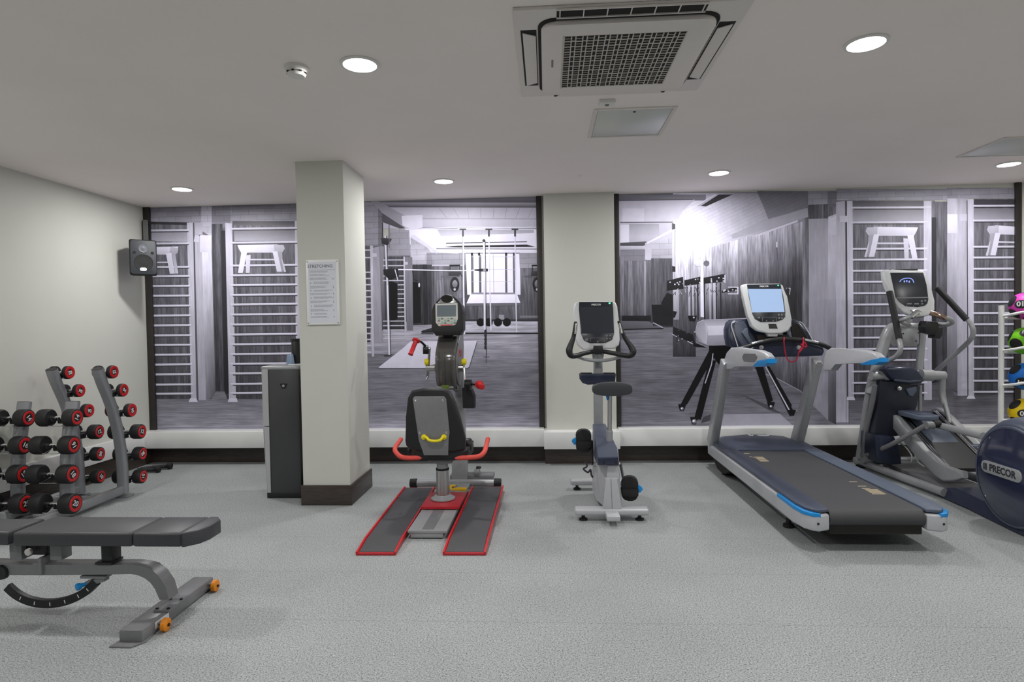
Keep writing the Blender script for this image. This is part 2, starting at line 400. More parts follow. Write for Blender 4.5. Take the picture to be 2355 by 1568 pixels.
# ---------------------------------------------------------------- printed photo murals (flat wallpaper on the wall)
MURK = 1.12
def mural_mat(name, kind):
    m = bpy.data.materials.new(name); m.use_nodes = True; nt = m.node_tree; b = nt.nodes['Principled BSDF']
    N = nt.nodes.new; Lk = nt.links.new
    at = N('ShaderNodeAttribute'); at.attribute_name = 'print'
    tc = N('ShaderNodeTexCoord')
    fac = None
    def noise(stretch, sc=1, det=4):
        mp = N('ShaderNodeMapping'); mp.inputs['Scale'].default_value = stretch; Lk(tc.outputs['Object'], mp.inputs['Vector'])
        n = N('ShaderNodeTexNoise'); n.inputs['Scale'].default_value = sc; n.inputs['Detail'].default_value = det; Lk(mp.outputs[0], n.inputs['Vector'])
        return n.outputs['Fac']
    def mr(src, a, c, lo=.3, hi=.7):
        r = N('ShaderNodeMapRange'); r.inputs[1].default_value = lo; r.inputs[2].default_value = hi; r.inputs[3].default_value = a; r.inputs[4].default_value = c
        Lk(src, r.inputs[0]); return r.outputs[0]
    def mul(a, c):
        k = N('ShaderNodeMath'); k.operation = 'MULTIPLY'; Lk(a, k.inputs[0]); Lk(c, k.inputs[1]); return k.outputs[0]
    def plank(axis, width):
        sx = N('ShaderNodeSeparateXYZ'); Lk(tc.outputs['Object'], sx.inputs[0])
        q = N('ShaderNodeMath'); q.operation = 'DIVIDE'; q.inputs[1].default_value = width; Lk(sx.outputs[axis], q.inputs[0])
        f = N('ShaderNodeMath'); f.operation = 'FLOOR'; Lk(q.outputs[0], f.inputs[0])
        wn = N('ShaderNodeTexWhiteNoise'); wn.noise_dimensions = '1D'; Lk(f.outputs[0], wn.inputs['W']); return wn.outputs['Value']
    if kind == 'wood': fac = mul(mul(mr(plank(0, .047), .72, 1.30, 0, 1), mr(noise((60, 60, 5), 1, 5), .62, 1.42)), mr(noise((3, 3, 3), 1, 3), .88, 1.14))
    elif kind == 'pale': fac = mul(mr(noise((45, 45, 4), 1, 5), .88, 1.10), mr(noise((5, 5, 3), 1, 3), .92, 1.08))
    elif kind == 'floor': fac = mul(mr(noise((4, 4, 70), 1, 5), .72, 1.30), mul(mr(plank(2, .021), .9, 1.1, 0, 1), mr(noise((3, 3, 9), 1, 3), .85, 1.15)))
    elif kind in ('brick', 'skew'):
        br = N('ShaderNodeTexBrick'); br.inputs['Color1'].default_value = (1,1,1,1); br.inputs['Color2'].default_value = (.86,.86,.86,1); br.inputs['Mortar'].default_value = (.62,.62,.62,1)
        big = kind == 'skew'
        br.inputs['Scale'].default_value = 1; br.inputs['Brick Width'].default_value = .19 if not big else .16; br.inputs['Row Height'].default_value = .062 if not big else .036
        br.inputs['Mortar Size'].default_value = .003; br.inputs['Mortar Smooth'].default_value = .5
        mp = N('ShaderNodeMapping'); Lk(tc.outputs['Object'], mp.inputs['Vector']); mp.inputs['Rotation'].default_value = (math.radians(90), 0, 0)
        if big: br.inputs['Mortar'].default_value = (.8,.8,.8,1); br.inputs['Color2'].default_value = (.94,.94,.94,1)
        if big: mp.inputs['Rotation'].default_value = (math.radians(90), 0, math.radians(24))
        Lk(mp.outputs[0], br.inputs['Vector']); sp = N('ShaderNodeSeparateColor'); Lk(br.outputs['Color'], sp.inputs[0])
        fac = mul(sp.outputs[0], mr(noise((9, 9, 9), 1, 3), .93, 1.07))
    else: fac = mr(noise((12, 12, 12), 1, 3), .96, 1.04)
    mx = N('ShaderNodeMix'); mx.data_type = 'RGBA'; mx.blend_type = 'MULTIPLY'; mx.inputs[0].default_value = 1
    Lk(at.outputs['Color'], mx.inputs[6]); Lk(fac, mx.inputs[7]); Lk(mx.outputs[2], b.inputs['Base Color'])
    b.inputs['Roughness'].default_value = .45; b.inputs['Specular IOR Level'].default_value = .3
    return m
KI = {'W': 0, 'L': 1, 'F': 2, 'B': 3, 'S': 4, 'P': 5}
MM = [mural_mat('printed dark planks', 'wood'), mural_mat('printed pale planks', 'pale'), mural_mat('printed floorboards', 'floor'), mural_mat('printed bricks', 'brick'), mural_mat('printed sloping bricks', 'skew'), mural_mat('printed plain', 'plain')]
class Mural:
    def __init__(s, ox=0, oy=0, k=1.0, xmin=-99, xmax=99):
        s.v, s.f, s.c, s.k = [], [], [], []; s.T = (ox, oy, k); s.lim = (xmin, xmax); s.lay = 0; s.n = 0
    def view(s, ox, oy, k): s.T = (ox, oy, k)
    def layer(s): s.lay += 1
    def px(s, p): return (s.T[0]+p[0]/s.T[2], s.T[1]+p[1]/s.T[2])
    def poly(s, pts, top, bot=None, kind='P', cols=None, raw=False):
        """a printed shape; pts are picture points, top and bot the ink tones at its upper and lower edge"""
        if not raw: s.n += 1
        q = [s.px(p) for p in pts]; bot = top if bot is None else bot
        v0, v1 = min(p[1] for p in q), max(p[1] for p in q); fi = []
        for i, (u, v) in enumerate(q):
            w = W.p(u, v, y=D); x = min(max(w.x, s.lim[0]), s.lim[1]); z = min(max(w.z, .36), HC-.002)
            t = (v-v0)/max(v1-v0, 1e-6); g = cols[i] if cols else top*(1-t)+bot*t
            fi.append(len(s.v)); s.v.append((x, -.002-s.n*.00002, z)); s.c.append(g)
        s.f.append(fi); s.k.append(KI[kind]); return s
    def rect(s, x0, y0, x1, y1, top, bot=None, kind='P', cols=None): return s.poly([(x0,y0),(x1,y0),(x1,y1),(x0,y1)], top, bot, kind, cols)
    def line(s, pts, w, g, g2=None, kind='P'):
        for (a, b) in zip(pts, pts[1:]):
            dx, dy = b[0]-a[0], b[1]-a[1]; L = math.hypot(dx, dy) or 1; nx, ny = -dy/L*w/2, dx/L*w/2
            s.poly([(a[0]-nx,a[1]-ny),(b[0]-nx,b[1]-ny),(b[0]+nx,b[1]+ny),(a[0]+nx,a[1]+ny)], g, g2, kind)
    def disc(s, x, y, r, g, g2=None, ry=None, n=14, kind='P'): s.poly([(x+r*math.cos(2*PI*i/n), y+(ry or r)*math.sin(2*PI*i/n)) for i in range(n)], g, g2, kind)
    def grid(s, x0, y0, x1, y1, fn, nx, ny, kind='P'):
        """a smooth patch, fn(s, t) -> tone; corners may skew through fn's position"""
        s.n += 1
        for i in range(nx):
            for j in range(ny):
                P = [(i/nx, j/ny), ((i+1)/nx, j/ny), ((i+1)/nx, (j+1)/ny), (i/nx, (j+1)/ny)]
                s.poly([(x0+(x1-x0)*a, y0+(y1-y0)*b) for a, b in P], 0, 0, kind, cols=[fn(a, b) for a, b in P], raw=True)
    def build(s, label):
        me = bpy.data.meshes.new('mural_print'); me.from_pydata(s.v, [], s.f)
        for m in MM: me.materials.append(m)
        for p, k in zip(me.polygons, s.k): p.material_index = k
        at = me.color_attributes.new('print', 'FLOAT_COLOR', 'POINT')
        for i, g in enumerate(s.c):
            g = max(14, min(255, 130+(g-130)*1.13)); l = lin(g)*MURK; at.data[i].color = (l*.97, l*.945, l*1.16, 1)
        bm = bmesh.new(); bm.from_mesh(me)
        for f in bm.faces:
            if f.normal.y > 0: f.normal_flip()
        bm.to_mesh(me); bm.free()
        o = bpy.data.objects.new('wall_mural', me); COL.objects.link(o); o.location = (0, D, 0)
        return tag(o, label, 'mural')
# ======================= left mural
m = Mural(xmin=-4.47, xmax=-.09)
# ground: bricks over wood over floor, left of the column
m.rect(300, 430, 835, 517, 128, 175, 'B')
m.rect(300, 515, 835, 922, 116, 74, 'W')
m.rect(300, 918, 860, 992, 122, 150, 'F')
m.layer()
m.view(280, 440, 4.9)
m.rect(0, 350, 760, 380, 70); m.rect(0, 460, 760, 570, 150, 175, 'P'); m.rect(1250, 335, 1975, 385, 88, 110); m.rect(1250, 440, 1975, 560, 128, 168)
m.rect(1240, 130, 2000, 235, 120, 135, 'B')
m.view(0, 0, 1)
m.poly([(463,470),(487,470),(487,545),(463,530)], 175, 200, 'B'); m.poly([(487,468),(530,468),(530,520),(487,530)], 120, 150, 'B')
m.poly([(446,512),(466,512),(466,540),(446,540)], 178, 190)
m.layer()
# panelled pier between the two ladders
m.poly([(447,540),(471,545),(478,920),(456,920)], 186, 166, 'L')
m.poly([(464,540),(486,543),(496,912),(474,920)], 206, 96, 'L', cols=[222,214,84,128])
m.poly([(487,515),(512,515),(516,905),(497,905)], 96, 66, 'W')
m.poly([(508,530),(522,530),(526,905),(516,905)], 62, 48)
m.poly([(497,900),(517,900),(524,922),(482,925)], 118, 128, 'F'); 
m.rect(460, 541, 487, 580, 222, 200)
m.layer()
m.poly([(430,512),(444,512),(452,920),(440,922)], 196, 180, 'L'); m.poly([(444,512),(447,512),(457,920),(452,920)], 92)
m.poly([(448,540),(458,541),(458,556),(446,556)], 205)
m.poly([(518,512),(534,514),(543,918),(527,922)], 196, 176, 'L'); m.poly([(678,508),(690,508),(690,920),(682,920)], 190, 180, 'L'); m.poly([(534,514),(538,514),(549,918),(543,918)], 105, 70)
m.poly([(438,915),(452,915),(455,924),(434,924)], 205); m.poly([(527,915),(545,915),(547,924),(524,924)], 196)
# rungs
m.layer()
for y0 in (528, 558, 612, 633, 655.5, 678, 701, 723.5, 746, 769, 791, 813.5, 836, 858.5, 882, 903):
    sh = max(0, (y0-528)*.033); m.poly([(330,y0+.4),(434+sh*.8,y0-.6),(434+sh*.8,y0+3.6),(330,y0+5)], 222, 176); m.poly([(330,y0+5),(434+sh*.8,y0+3.6),(434,y0+5.6),(330,y0+7)], 70)
for y0 in (523.5, 555.5, 608, 630.5, 653, 675.5, 697.5, 720.5, 743.5, 766.5, 789, 811.5, 834, 856, 880, 901):
    m.poly([(530,y0+.6),(684,y0-1.4),(684,y0+3.0),(530,y0+5)], 224, 178); m.poly([(536,y0+5),(684,y0+3),(684,y0+5),(536,y0+7)], 72)
# stools hung on the ladders
m.layer()
m.view(280, 440, 4.9)
def stool(m, fl=1, x=0, y=0, k=1.0):
    T = lambda pts: [(x+fl*a*k, y+b*k) for a, b in pts]
    m.poly(T([(95,60),(145,60),(215,330),(150,330)]), 196, 180) if 0 else None
    m.poly(T([(0,0),(450,-8),(430,85),(40,85),(15,40)]), 226, 205)
    m.poly(T([(410,-5),(520,0),(535,40),(500,95),(420,85)]), 196, 176)
    m.poly(T([(45,80),(110,80),(60,315),(5,315)]), 218, 205)
    m.poly(T([(400,70),(480,75),(545,300),(445,300)]) if 0 else T([(395,70),(450,70),(500,300),(445,300)]), 222, 205)
    m.poly(T([(450,72),(505,78),(520,300),(500,300)]), 168, 150); m.poly(T([(495,150),(510,170),(548,300),(525,305)]), 196)
    m.poly(T([(95,115),(150,110),(138,315),(95,315)]), 205, 190)
    m.poly(T([(110,155),(420,155),(420,172),(110,172)]), 214, 190)
stool(m, 1, 1305, 605)
m.poly([(350,628),(640,622),(625,680),(600,715),(280,712),(280,690)], 224, 200); m.poly([(555,625),(640,640),(632,690),(605,715),(540,690)], 190, 170)
m.poly([(500,700),(560,690),(600,925),(545,930)], 222, 205); m.poly([(565,700),(605,700),(628,850),(640,925),(605,925)], 170, 196); m.poly([(275,795),(520,792),(520,806),(275,810)], 205)
# ---- centre part (right of the column)
m.view(830, 440, 4.9)
m.lay = 0
m.rect(-60, 0, 2100, 130, 150, 128); m.rect(-60, 95, 2100, 150, 130, 112)
m.rect(230, 125, 2100, 180, 190, 96); m.rect(200, 180, 2100, 320, 196, 205); m.rect(200, 310, 2100, 420, 205, 190)
m.rect(500, 420, 2100, 700, 238, 225); m.rect(500, 690, 2100, 830, 165, 150, 'B'); m.rect(500, 820, 2100, 1480, 122, 92, 'W')
m.rect(-100, 600, 560, 1700, 110, 92, 'W')
m.view(830, 740, 4.9)
m.rect(-100, 0, 2100, 110, 150, 168, 'F'); m.rect(-100, 100, 2100, 500, 172, 132, 'F'); m.rect(-100, 500, 2100, 1000, 128, 128, 'F'); m.rect(-100, 1000, 2100, 1240, 128, 165, 'F')
m.rect(-100, 360, 900, 530, 116, 122, 'F')
m.layer(); m.view(830, 440, 4.9)
# ceiling planks and beam shading
for x, dx in ((880,90),(1045,60),(1200,15),(1350,0),(1500,-10),(1645,-20),(1790,-45),(1940,-60)): m.line([(x,190),(x+dx,300)], 5, 168)
m.rect(690, 300, 2100, 318, 176, 196); m.rect(550, 405, 2100, 425, 150, 170); m.poly([(1090,415),(2000,400),(2000,412),(1090,425)], 226)
m.poly([(120,110),(200,110),(600,330),(480,415),(235,240),(235,600),(120,560)], 176, 160); m.poly([(235,240),(500,415),(440,420),(240,345)], 110, 92)
m.poly([(460,275),(695,265),(695,410),(560,425),(470,385)], 232, 226)
m.poly([(560,440),(760,470),(900,690),(1100,700),(1100,560),(860,440)], 236, 232)
m.poly([(560,520),(640,530),(800,690),(565,700)], 178, 196, 'B')
m.poly([(560,700),(790,680),(790,820),(570,820)], 205, 176, 'B'); m.poly([(740,690),(820,690),(820,830),(740,820)], 160, 140, 'B')
m.poly([(860,430),(1950,435),(1950,470),(900,505)], 176, 200, 'P')
m.poly([(0,120),(120,120),(235,240),(235,600),(195,610),(0,610)], 178, 165, 'B'); m.poly([(195,190),(240,240),(235,640),(195,605)], 140, 130, 'B')
m.poly([(320,425),(545,435),(560,725),(300,730)], 168, 160, 'B')
m.poly([(555,830),(800,825),(800,1500),(580,1510)], 66, 58, 'W'); m.poly([(800,830),(830,830),(830,1500),(800,1500)], 92, 80, 'W')
m.poly([(800,700),(1180,700),(1180,835),(810,840)], 168, 160, 'B'); m.rect(800, 828, 1150, 842, 196, 176)
m.poly([(500,740),(580,740),(590,1568),(520,1568)], 132, 112, 'L'); m.poly([(260,740),(330,740),(330,1568),(270,1568)], 92, 70, 'W')
m.layer()
# shadowed wall bars, left edge and further one
m.rect(-100, 620, 110, 1700, 92, 70, 'W'); m.poly([(250,740),(485,740),(500,1568),(265,1568)], 88, 62, 'W'); m.poly([(320,1000),(415,1040),(415,1440),(320,1470)], 36)
m.poly([(585,1020),(670,1030),(680,1480),(590,1490)], 34, 40)
m.poly([(130,640),(200,620),(250,640),(270,1700),(150,1700)], 168, 150, 'L'); m.poly([(205,620),(260,620),(275,1568),(240,1568)], 150, 70, 'L')
m.poly([(860,1000),(1150,1000),(1150,1200),(860,1200)], 124, 120, 'W') 
m.layer()
for y0 in (655, 740, 905, 975, 1045, 1113, 1182, 1250, 1320, 1388, 1458, 1527, 1594, 1662, 1730, 1805): m.poly([(-60,y0),(118,y0-1),(118,y0+14),(-60,y0+16)], 206, 180)
m.poly([(105,610),(135,615),(150,1860),(125,1860)], 200, 180, 'L'); m.poly([(128,695),(180,700),(180,735),(130,740)], 196)
for y0 in (768, 832, 948, 1000, 1048, 1100, 1151, 1203, 1256, 1305, 1354, 1404, 1456, 1507, 1557, 1607, 1655): m.poly([(250 if y0 < 1040 or y0 > 1420 else 415,y0),(490,y0-1),(490,y0+11),(250 if y0 < 1040 or y0 > 1420 else 415,y0+12)], 198, 172)
m.poly([(480,735),(498,735),(512,1668),(495,1668)], 196, 176); m.poly([(500,795),(530,795),(530,825),(500,828)], 190)
# window with sill
m.poly([(1180,695),(1790,695),(1800,1165),(1200,1165)], 236, 236); m.rect(1180, 690, 1790, 705, 150); m.poly([(1785,700),(2010,700),(2010,860),(1790,865)], 160, 170, 'B')
m.layer()
for a, b in ((1240, 1268), (1328, 1356), (1622, 1648), (1712, 1734)): m.poly([(a,720),(b,720),(b+4,1160),(a+6,1160)], 120, 100)
for y0 in (735, 880, 1015): m.line([(1250,y0),(1730,y0+2)], 4, 190)
m.line([(1490,700),(1500,1150)], 6, 170); m.poly([(1250,1140),(1735,1140),(1735,1160),(1250,1162)], 150)
m.poly([(1235,1160),(1760,1160),(1800,1262),(1190,1265)], 240, 232); m.poly([(1190,1262),(1800,1256),(1800,1290),(1190,1296)], 120, 100)
for x in (1250, 1330, 1635, 1725): m.rect(x-10, 690, x+15, 722, 50)
# pipes and bars under the ceiling
m.poly([(570,490),(620,500),(880,690),(850,700),(560,520)], 220, 200); m.line([(960,585),(1870,568)], 9, 66); m.poly([(930,628),(1100,612),(1870,600),(1960,625),(1100,632)], 66, 52); m.line([(850,645),(1995,650)], 10, 140); m.line([(560,425),(1100,405),(1990,405)], 9, 226)
# ring and boxes on the ground line
m.rect(1190, 1440, 2010, 1470, 70, 60); m.rect(800, 1440, 1200, 1475, 66, 60); m.poly([(1160,1465),(2010,1465),(2010,1590),(1160,1590)], 190, 172, 'F'); m.rect(1160, 1590, 2010, 1606, 60, 46); m.rect(1790, 1400, 2010, 1425, 130)
m.poly([(700,1560),(820,1555),(820,1610),(680,1608)], 120, 80); m.rect(1555, 1390, 1615, 1445, 150)
m.layer()
# hanging bag trolley, chest expanders
m.poly([(600,1200),(600,1200),(600,1200)], 0) if 0 else None
for x0 in (1350, 1440, 1545, 1645): m.disc(x0, 1475, 47, 38, 30)
for x0 in (1395, 1500, 1600): m.poly([(x0-15,1518),(x0,1495),(x0+15,1518)], 210)
for x0, s_ in ((1058, 1), (1985, 1)):
    m.poly([(x0-60,828),(x0+62,825),(x0+62,842),(x0-60,845)], 46); m.line([(x0-52,835),(x0-52,930)], 7, 60); m.line([(x0+52,835),(x0+52,930)], 7, 60)
    m.poly([(x0-62,900),(x0+62,898),(x0+85,960),(x0-70,960)], 80, 60); m.line([(x0-150,960),(x0+100,955)], 16, 60, 130)
    m.disc(x0, 1050, 52, 56, 50, ry=85); m.layer(); m.disc(x0+2, 1042, 30, 150, 110, ry=42); m.disc(x0, 1105, 14, 190, ry=14)
    m.line([(x0+62,940),(x0+62,1110)], 9, 160)
# ropes, poles, barbell
m.line([(400,880),(1000,893),(1290,893)], 11, 232); m.line([(275,500),(292,870),(300,1060),(322,1850)], 20, 222, 200); m.line([(292,500),(305,870),(320,1060),(338,1850)], 6, 60)
m.poly([(230,520),(350,535),(340,560),(300,610),(240,590)], 80, 56); m.poly([(255,880),(420,870),(430,960),(330,1000),(260,940)], 56, 44); m.line([(385,880),(420,1010)], 10, 210)
m.line([(320,370),(322,640)], 8, 120); m.line([(245,350),(248,520)], 10, 60)
m.line([(1152,500),(1160,1200),(1168,1610)], 17, 232, 215); m.line([(1144,500),(1150,1200),(1158,1610)], 4, 120)
m.line([(1443,500),(1450,900),(1466,1565)], 14, 226, 205); m.line([(1736,490),(1742,1000),(1755,1590)], 12, 222, 205)
for x0 in (1150, 1442, 1736): m.rect(x0-38, 420, x0+38, 434, 60); m.rect(x0-8, 420, x0+10, 510, 70)
m.line([(1386,560),(1392,880),(1396,1560)], 22, 226, 205); m.line([(1400,560),(1408,880),(1412,1560)], 6, 50); m.disc(1386, 556, 17, 66)
m.layer()
m.poly([(1280,880),(1340,876),(1345,900),(1280,892)], 50); m.rect(1340, 872, 1432, 902, 50, 60); m.disc(1392, 888, 18, 150)
for i in range(5): m.disc(1405, 1580+i*44, 15, 60, ry=24)
m.line([(1412,1550),(1416,1850)], 8, 60); m.line([(1380,1862),(1450,1862)], 6, 90); m.line([(1412,1850),(1412,1935)], 6, 80)
m.line([(580,890),(600,990),(640,1010)], 6, 50); m.disc(658, 1055, 10, 210, ry=26)
m.layer(); m.view(830, 740, 4.9)
m.poly([(200,512),(470,300),(560,220),(1310,212),(1225,500),(1205,518),(215,520)], 210, 206); m.layer()
m.line([(200,522),(1205,522),(1222,505),(1310,220)], 6, 96); m.poly([(265,375),(345,370),(345,382),(265,388)], 70)
m.poly([(680,105),(820,60),(820,115),(690,120)], 70, 50)
m.build('grey photo mural of an old gym with ropes and a window, left of the pillar')
# ======================= right mural
m = Mural(xmin=.795, xmax=4.91)
m.view(1410, 430, 4.361)
m.rect(40, 30, 2500, 140, 140, 150); m.rect(40, 60, 900, 150, 128, 110)
m.rect(40, 140, 640, 700, 200, 205)
m.rect(40, 700, 640, 1420, 132, 70, 'W')
m.grid(600, 60, 2500, 720, lambda a, b: max(100, min(250, 252 - 62*max(0, a-.10)**.8*1.7 - 46*(1-b)*min(1, a/.35) - 20*b*a)), 24, 8, 'S')
def topy(x): return 640 if x < 850 else 640-(x-850)*.279
NXW, NYW = 17, 9; m.n += 1
for i in range(NXW):
    for j in range(NYW):
        xa, xb_ = 600+80*i, 600+80*(i+1); P = []
        for x, t_ in ((xa, j/NYW), (xb_, j/NYW), (xb_, (j+1)/NYW), (xa, (j+1)/NYW)): P.append((x, topy(x)+(1600-topy(x))*t_))
        fn = lambda x, y: max(62, 232 - max(0, x-800)*.10 - (y-600)*.185 + (12 if x < 900 else 0))
        m.poly(P, 0, 0, 'W', cols=[fn(*p) for p in P], raw=True)
m.n += 1
m.rect(1900, 200, 4200, 2600, 120, 90, 'W')
m.view(1410, 700, 4.356)
m.rect(60, 230, 4200, 420, 118, 132, 'F'); m.rect(60, 420, 4200, 900, 122, 116, 'F'); m.rect(60, 900, 4200, 1260, 116, 128, 'F')
m.layer()
m.view(1410, 700, 4.356)
m.poly([(1440,440),(1950,440),(1950,960),(1880,865),(1650,740),(1440,640)], 132, 70, 'W'); m.line([(1400,650),(1650,745),(1880,868),(1960,960)], 9, 160)
m.poly([(1500,700),(1640,750),(1880,880),(1960,990),(2400,990),(2400,930),(1960,880)], 92, 84, 'F') if 0 else None
m.poly([(1110,1100),(1670,1092),(1800,1215),(1085,1220)], 160, 158)
m.poly([(70,160),(350,170),(500,235),(500,250),(60,256)], 112, 92); m.rect(90, 110, 380, 165, 48, 40); m.line([(60,252),(505,240)], 12, 40)
m.poly([(900,1130),(1000,1090),(980,1160),(880,1190)], 84); m.poly([(1280,900),(1560,1010),(1700,1100),(1560,1060)], 88)
m.view(1410, 430, 4.361)
# left: ceiling, beams, window alcove
m.rect(60, 75, 930, 135, 150, 128); m.line([(60,140),(800,126)], 9, 70); m.poly([(60,140),(820,128),(700,240),(640,350),(60,355)], 205, 215)
m.rect(95, 215, 310, 350, 222, 228); m.line([(70,355),(600,352)], 8, 100)
m.poly([(70,370),(590,360),(590,420),(330,570),(70,600)], 210, 190); m.poly([(160,370),(460,370),(460,500),(160,500)], 176, 200); m.rect(70, 380, 160, 560, 236)
m.poly([(70,560),(330,545),(350,575),(300,590),(70,590)], 100, 84); m.poly([(70,590),(330,595),(330,625),(70,628)], 205, 180)
m.poly([(70,630),(330,625),(320,735),(70,745)], 142, 150, 'B'); m.rect(70, 745, 330, 1290, 134, 104, 'W'); m.poly([(330,560),(590,510),(590,715),(330,735)], 205, 175, 'B'); m.rect(320, 560, 385, 730, 190, 205)
m.rect(380, 715, 600, 1290, 110, 84, 'W'); m.rect(310, 740, 330, 1290, 170, 120, 'L')
m.poly([(385,1180),(600,1180),(600,1390),(400,1390)], 40, 46); m.line([(400,1360),(500,1410)], 12, 160)
m.poly([(480,1160),(540,1060),(600,1080),(600,1300),(520,1290)], 46, 40)
m.poly([(930,190),(1190,75),(1050,70),(840,190)], 205, 190); m.poly([(1060,75),(1200,75),(930,195),(880,190)], 70, 60)
m.layer()
m.poly([(840,190),(900,150),(1050,75),(1020,72),(850,170)], 236); m.poly([(1440,40),(1960,40),(1960,200),(1560,330),(1500,180)], 118, 134, 'S')
m.poly([(1500,340),(1950,210),(1955,300),(1200,520),(1180,480)], 158, 176, 'P'); m.poly([(1460,470),(1850,330),(1850,350),(1460,490)], 205)
m.poly([(330,560),(590,420),(590,450),(345,570)], 232, 226)
m.rect(592, 355, 618, 850, 222, 200); m.line([(622,400),(622,840)], 4, 90); m.poly([(590,360),(625,375),(620,420),(590,430)], 90)
m.poly([(592,790),(625,800),(625,850),(592,850)], 60)
# right piers
m.poly([(1955,40),(2150,40),(2150,180),(1955,180)], 150, 160, 'B'); m.poly([(1955,180),(2150,170),(2155,320),(1960,325)], 100, 96, 'W'); m.rect(2150, 40, 2240, 200, 132, 120, 'B'); m.rect(2240, 40, 2700, 135, 160, 165, 'B')
m.poly([(1960,320),(2155,315),(2155,2340),(1965,2150)], 162, 150, 'L'); m.poly([(2155,300),(2235,270),(2235,2380),(2155,2340)], 176, 84, 'L', cols=[196,190,66,92]); m.poly([(2235,150),(2330,140),(2335,2360),(2235,2360)], 178, 176, 'L'); m.line([(2330,140),(2338,2340)], 6, 70)
m.poly([(2155,320),(2235,290),(2235,480),(2160,480)], 205, 190)
m.layer()
m.poly([(2335,150),(2355,150),(2360,2360),(2338,2360)], 172); m.rect(2265, 290, 2345, 355, 196)
# training machines against the slatted wall
rn = random.Random(5)
m.rect(600, 1000, 830, 1700, 110, 60, 'W')
for x0, w_ in ((600,40),(640,16),(750,22),(790,18),(840,14),(905,14),(960,20),(1000,26),(1030,8),(1070,14)): m.poly([(x0,960),(x0+w_,960),(x0+w_+4,1330),(x0+6,1330)], 196 if w_ > 15 else 60, 150 if w_ > 15 else 50)
for a, b, c, d in ((540,910,700,1040),(715,905,890,990),(905,880,1120,970),(1090,1010,1235,1060)):
    m.poly([(a,b+30),(c,b-10),(c+6,d-20),(a,d)], 52, 44)
m.layer()
for a, b, c, d in ((560,915,700,985),(720,905,880,985),(920,885,1110,965),(1100,1015,1230,1050)):
    for i in range(7):
        x, y = rn.uniform(a, c), rn.uniform(b+8, d-8); m.rect(x, y, x+14, y+12, rn.choice((190, 210, 130)))
for i in range(26):
    x, y = rn.uniform(600, 1080), rn.uniform(980, 1060); m.line([(x,y),(x+rn.uniform(-30,30),y+rn.uniform(10,50))], 5, rn.choice((50, 190, 60)))
m.line([(1120,880),(1120,960)], 9, 220); m.poly([(1150,1000),(1255,1000),(1255,1075),(1150,1075),(1150,1068),(1245,1068),(1245,1010),(1150,1008)], 228)
m.line([(1735,1015),(1775,1015),(1768,1080)], 6, 215); m.disc(1750, 1040, 16, 60, ry=30)
m.poly([(590,1240),(640,1250),(620,1310),(590,1310)], 46); m.poly([(750,1290),(840,1290),(820,1350),(760,1340)], 40); m.disc(808, 1308, 9, 200)
m.poly([(600,1400),(700,1440),(800,1480),(820,1560),(940,1610),(820,1600),(740,1540),(600,1480)], 48, 36); m.line([(590,1475),(640,1500)], 8, 200); m.line([(745,1545),(800,1575)], 8, 200)
for i in range(10): m.disc(rn.uniform(620, 820), rn.uniform(1430, 1570), 7, rn.choice((170, 90, 120)))
m.poly([(875,655),(902,655),(910,1305),(885,1305)], 236, 220); m.disc(850, 760, 38, 220, 205, ry=36); m.disc(935, 765, 30, 110, 120, ry=28); m.layer(); m.disc(878, 716, 6, 30); m.disc(880, 1110, 6, 40); m.rect(875, 655, 902, 1300, 236, 220)
m.line([(1640,550),(1640,605)], 12, 220); m.line([(1640,605),(1655,820)], 4, 90)
# pommel horse
m.view(1410, 700, 4.356)
m.poly([(960,400),(1180,400),(1180,520),(1060,600),(960,470)], 30)
for a in (((985,415),(1060,430),(740,1000),(670,1010)), ((960,560),(1030,560),(880,1150),(810,1150)), ((1400,560),(1490,580),(1600,960),(1550,990)), ((1500,580),(1540,600),(1820,1090),(1770,1120)), ((1510,590),(1560,610),(1790,1010),(1770,1040))): m.poly(list(a), 32, 34)
m.poly([(840,180),(900,152),(1350,135),(1350,400),(1010,412),(940,410),(850,370),(822,270)], 188, 150)
m.layer()
m.poly([(900,155),(1350,140),(1350,205),(950,215)], 150, 190); m.poly([(950,215),(1350,205),(1350,300),(950,310)], 214, 205); m.poly([(845,185),(905,160),(950,220),(935,400),(850,360),(826,270)], 176, 158, cols=[150,160,205,190,130,160])
m.line([(1000,490),(985,600),(920,790)], 10, 190); m.line([(1515,600),(1780,1090)], 13, 190, 205)
for x, y, r in ((690,1043,20),(810,1170,30),(1580,1022,20),(1790,1100,14)): m.poly([(x-40,y-45),(x+40,y-45),(x+20,y+r),(x-20,y+r)], 34)
m.layer()
for x, y, r in ((690,1043,17),(812,1172,24),(1580,1022,16)): m.disc(x, y, r, 150, 90); 
m.layer()
for x, y, r in ((686,1040,8),(806,1166,11),(1577,1018,8)): m.disc(x, y, r, 235)
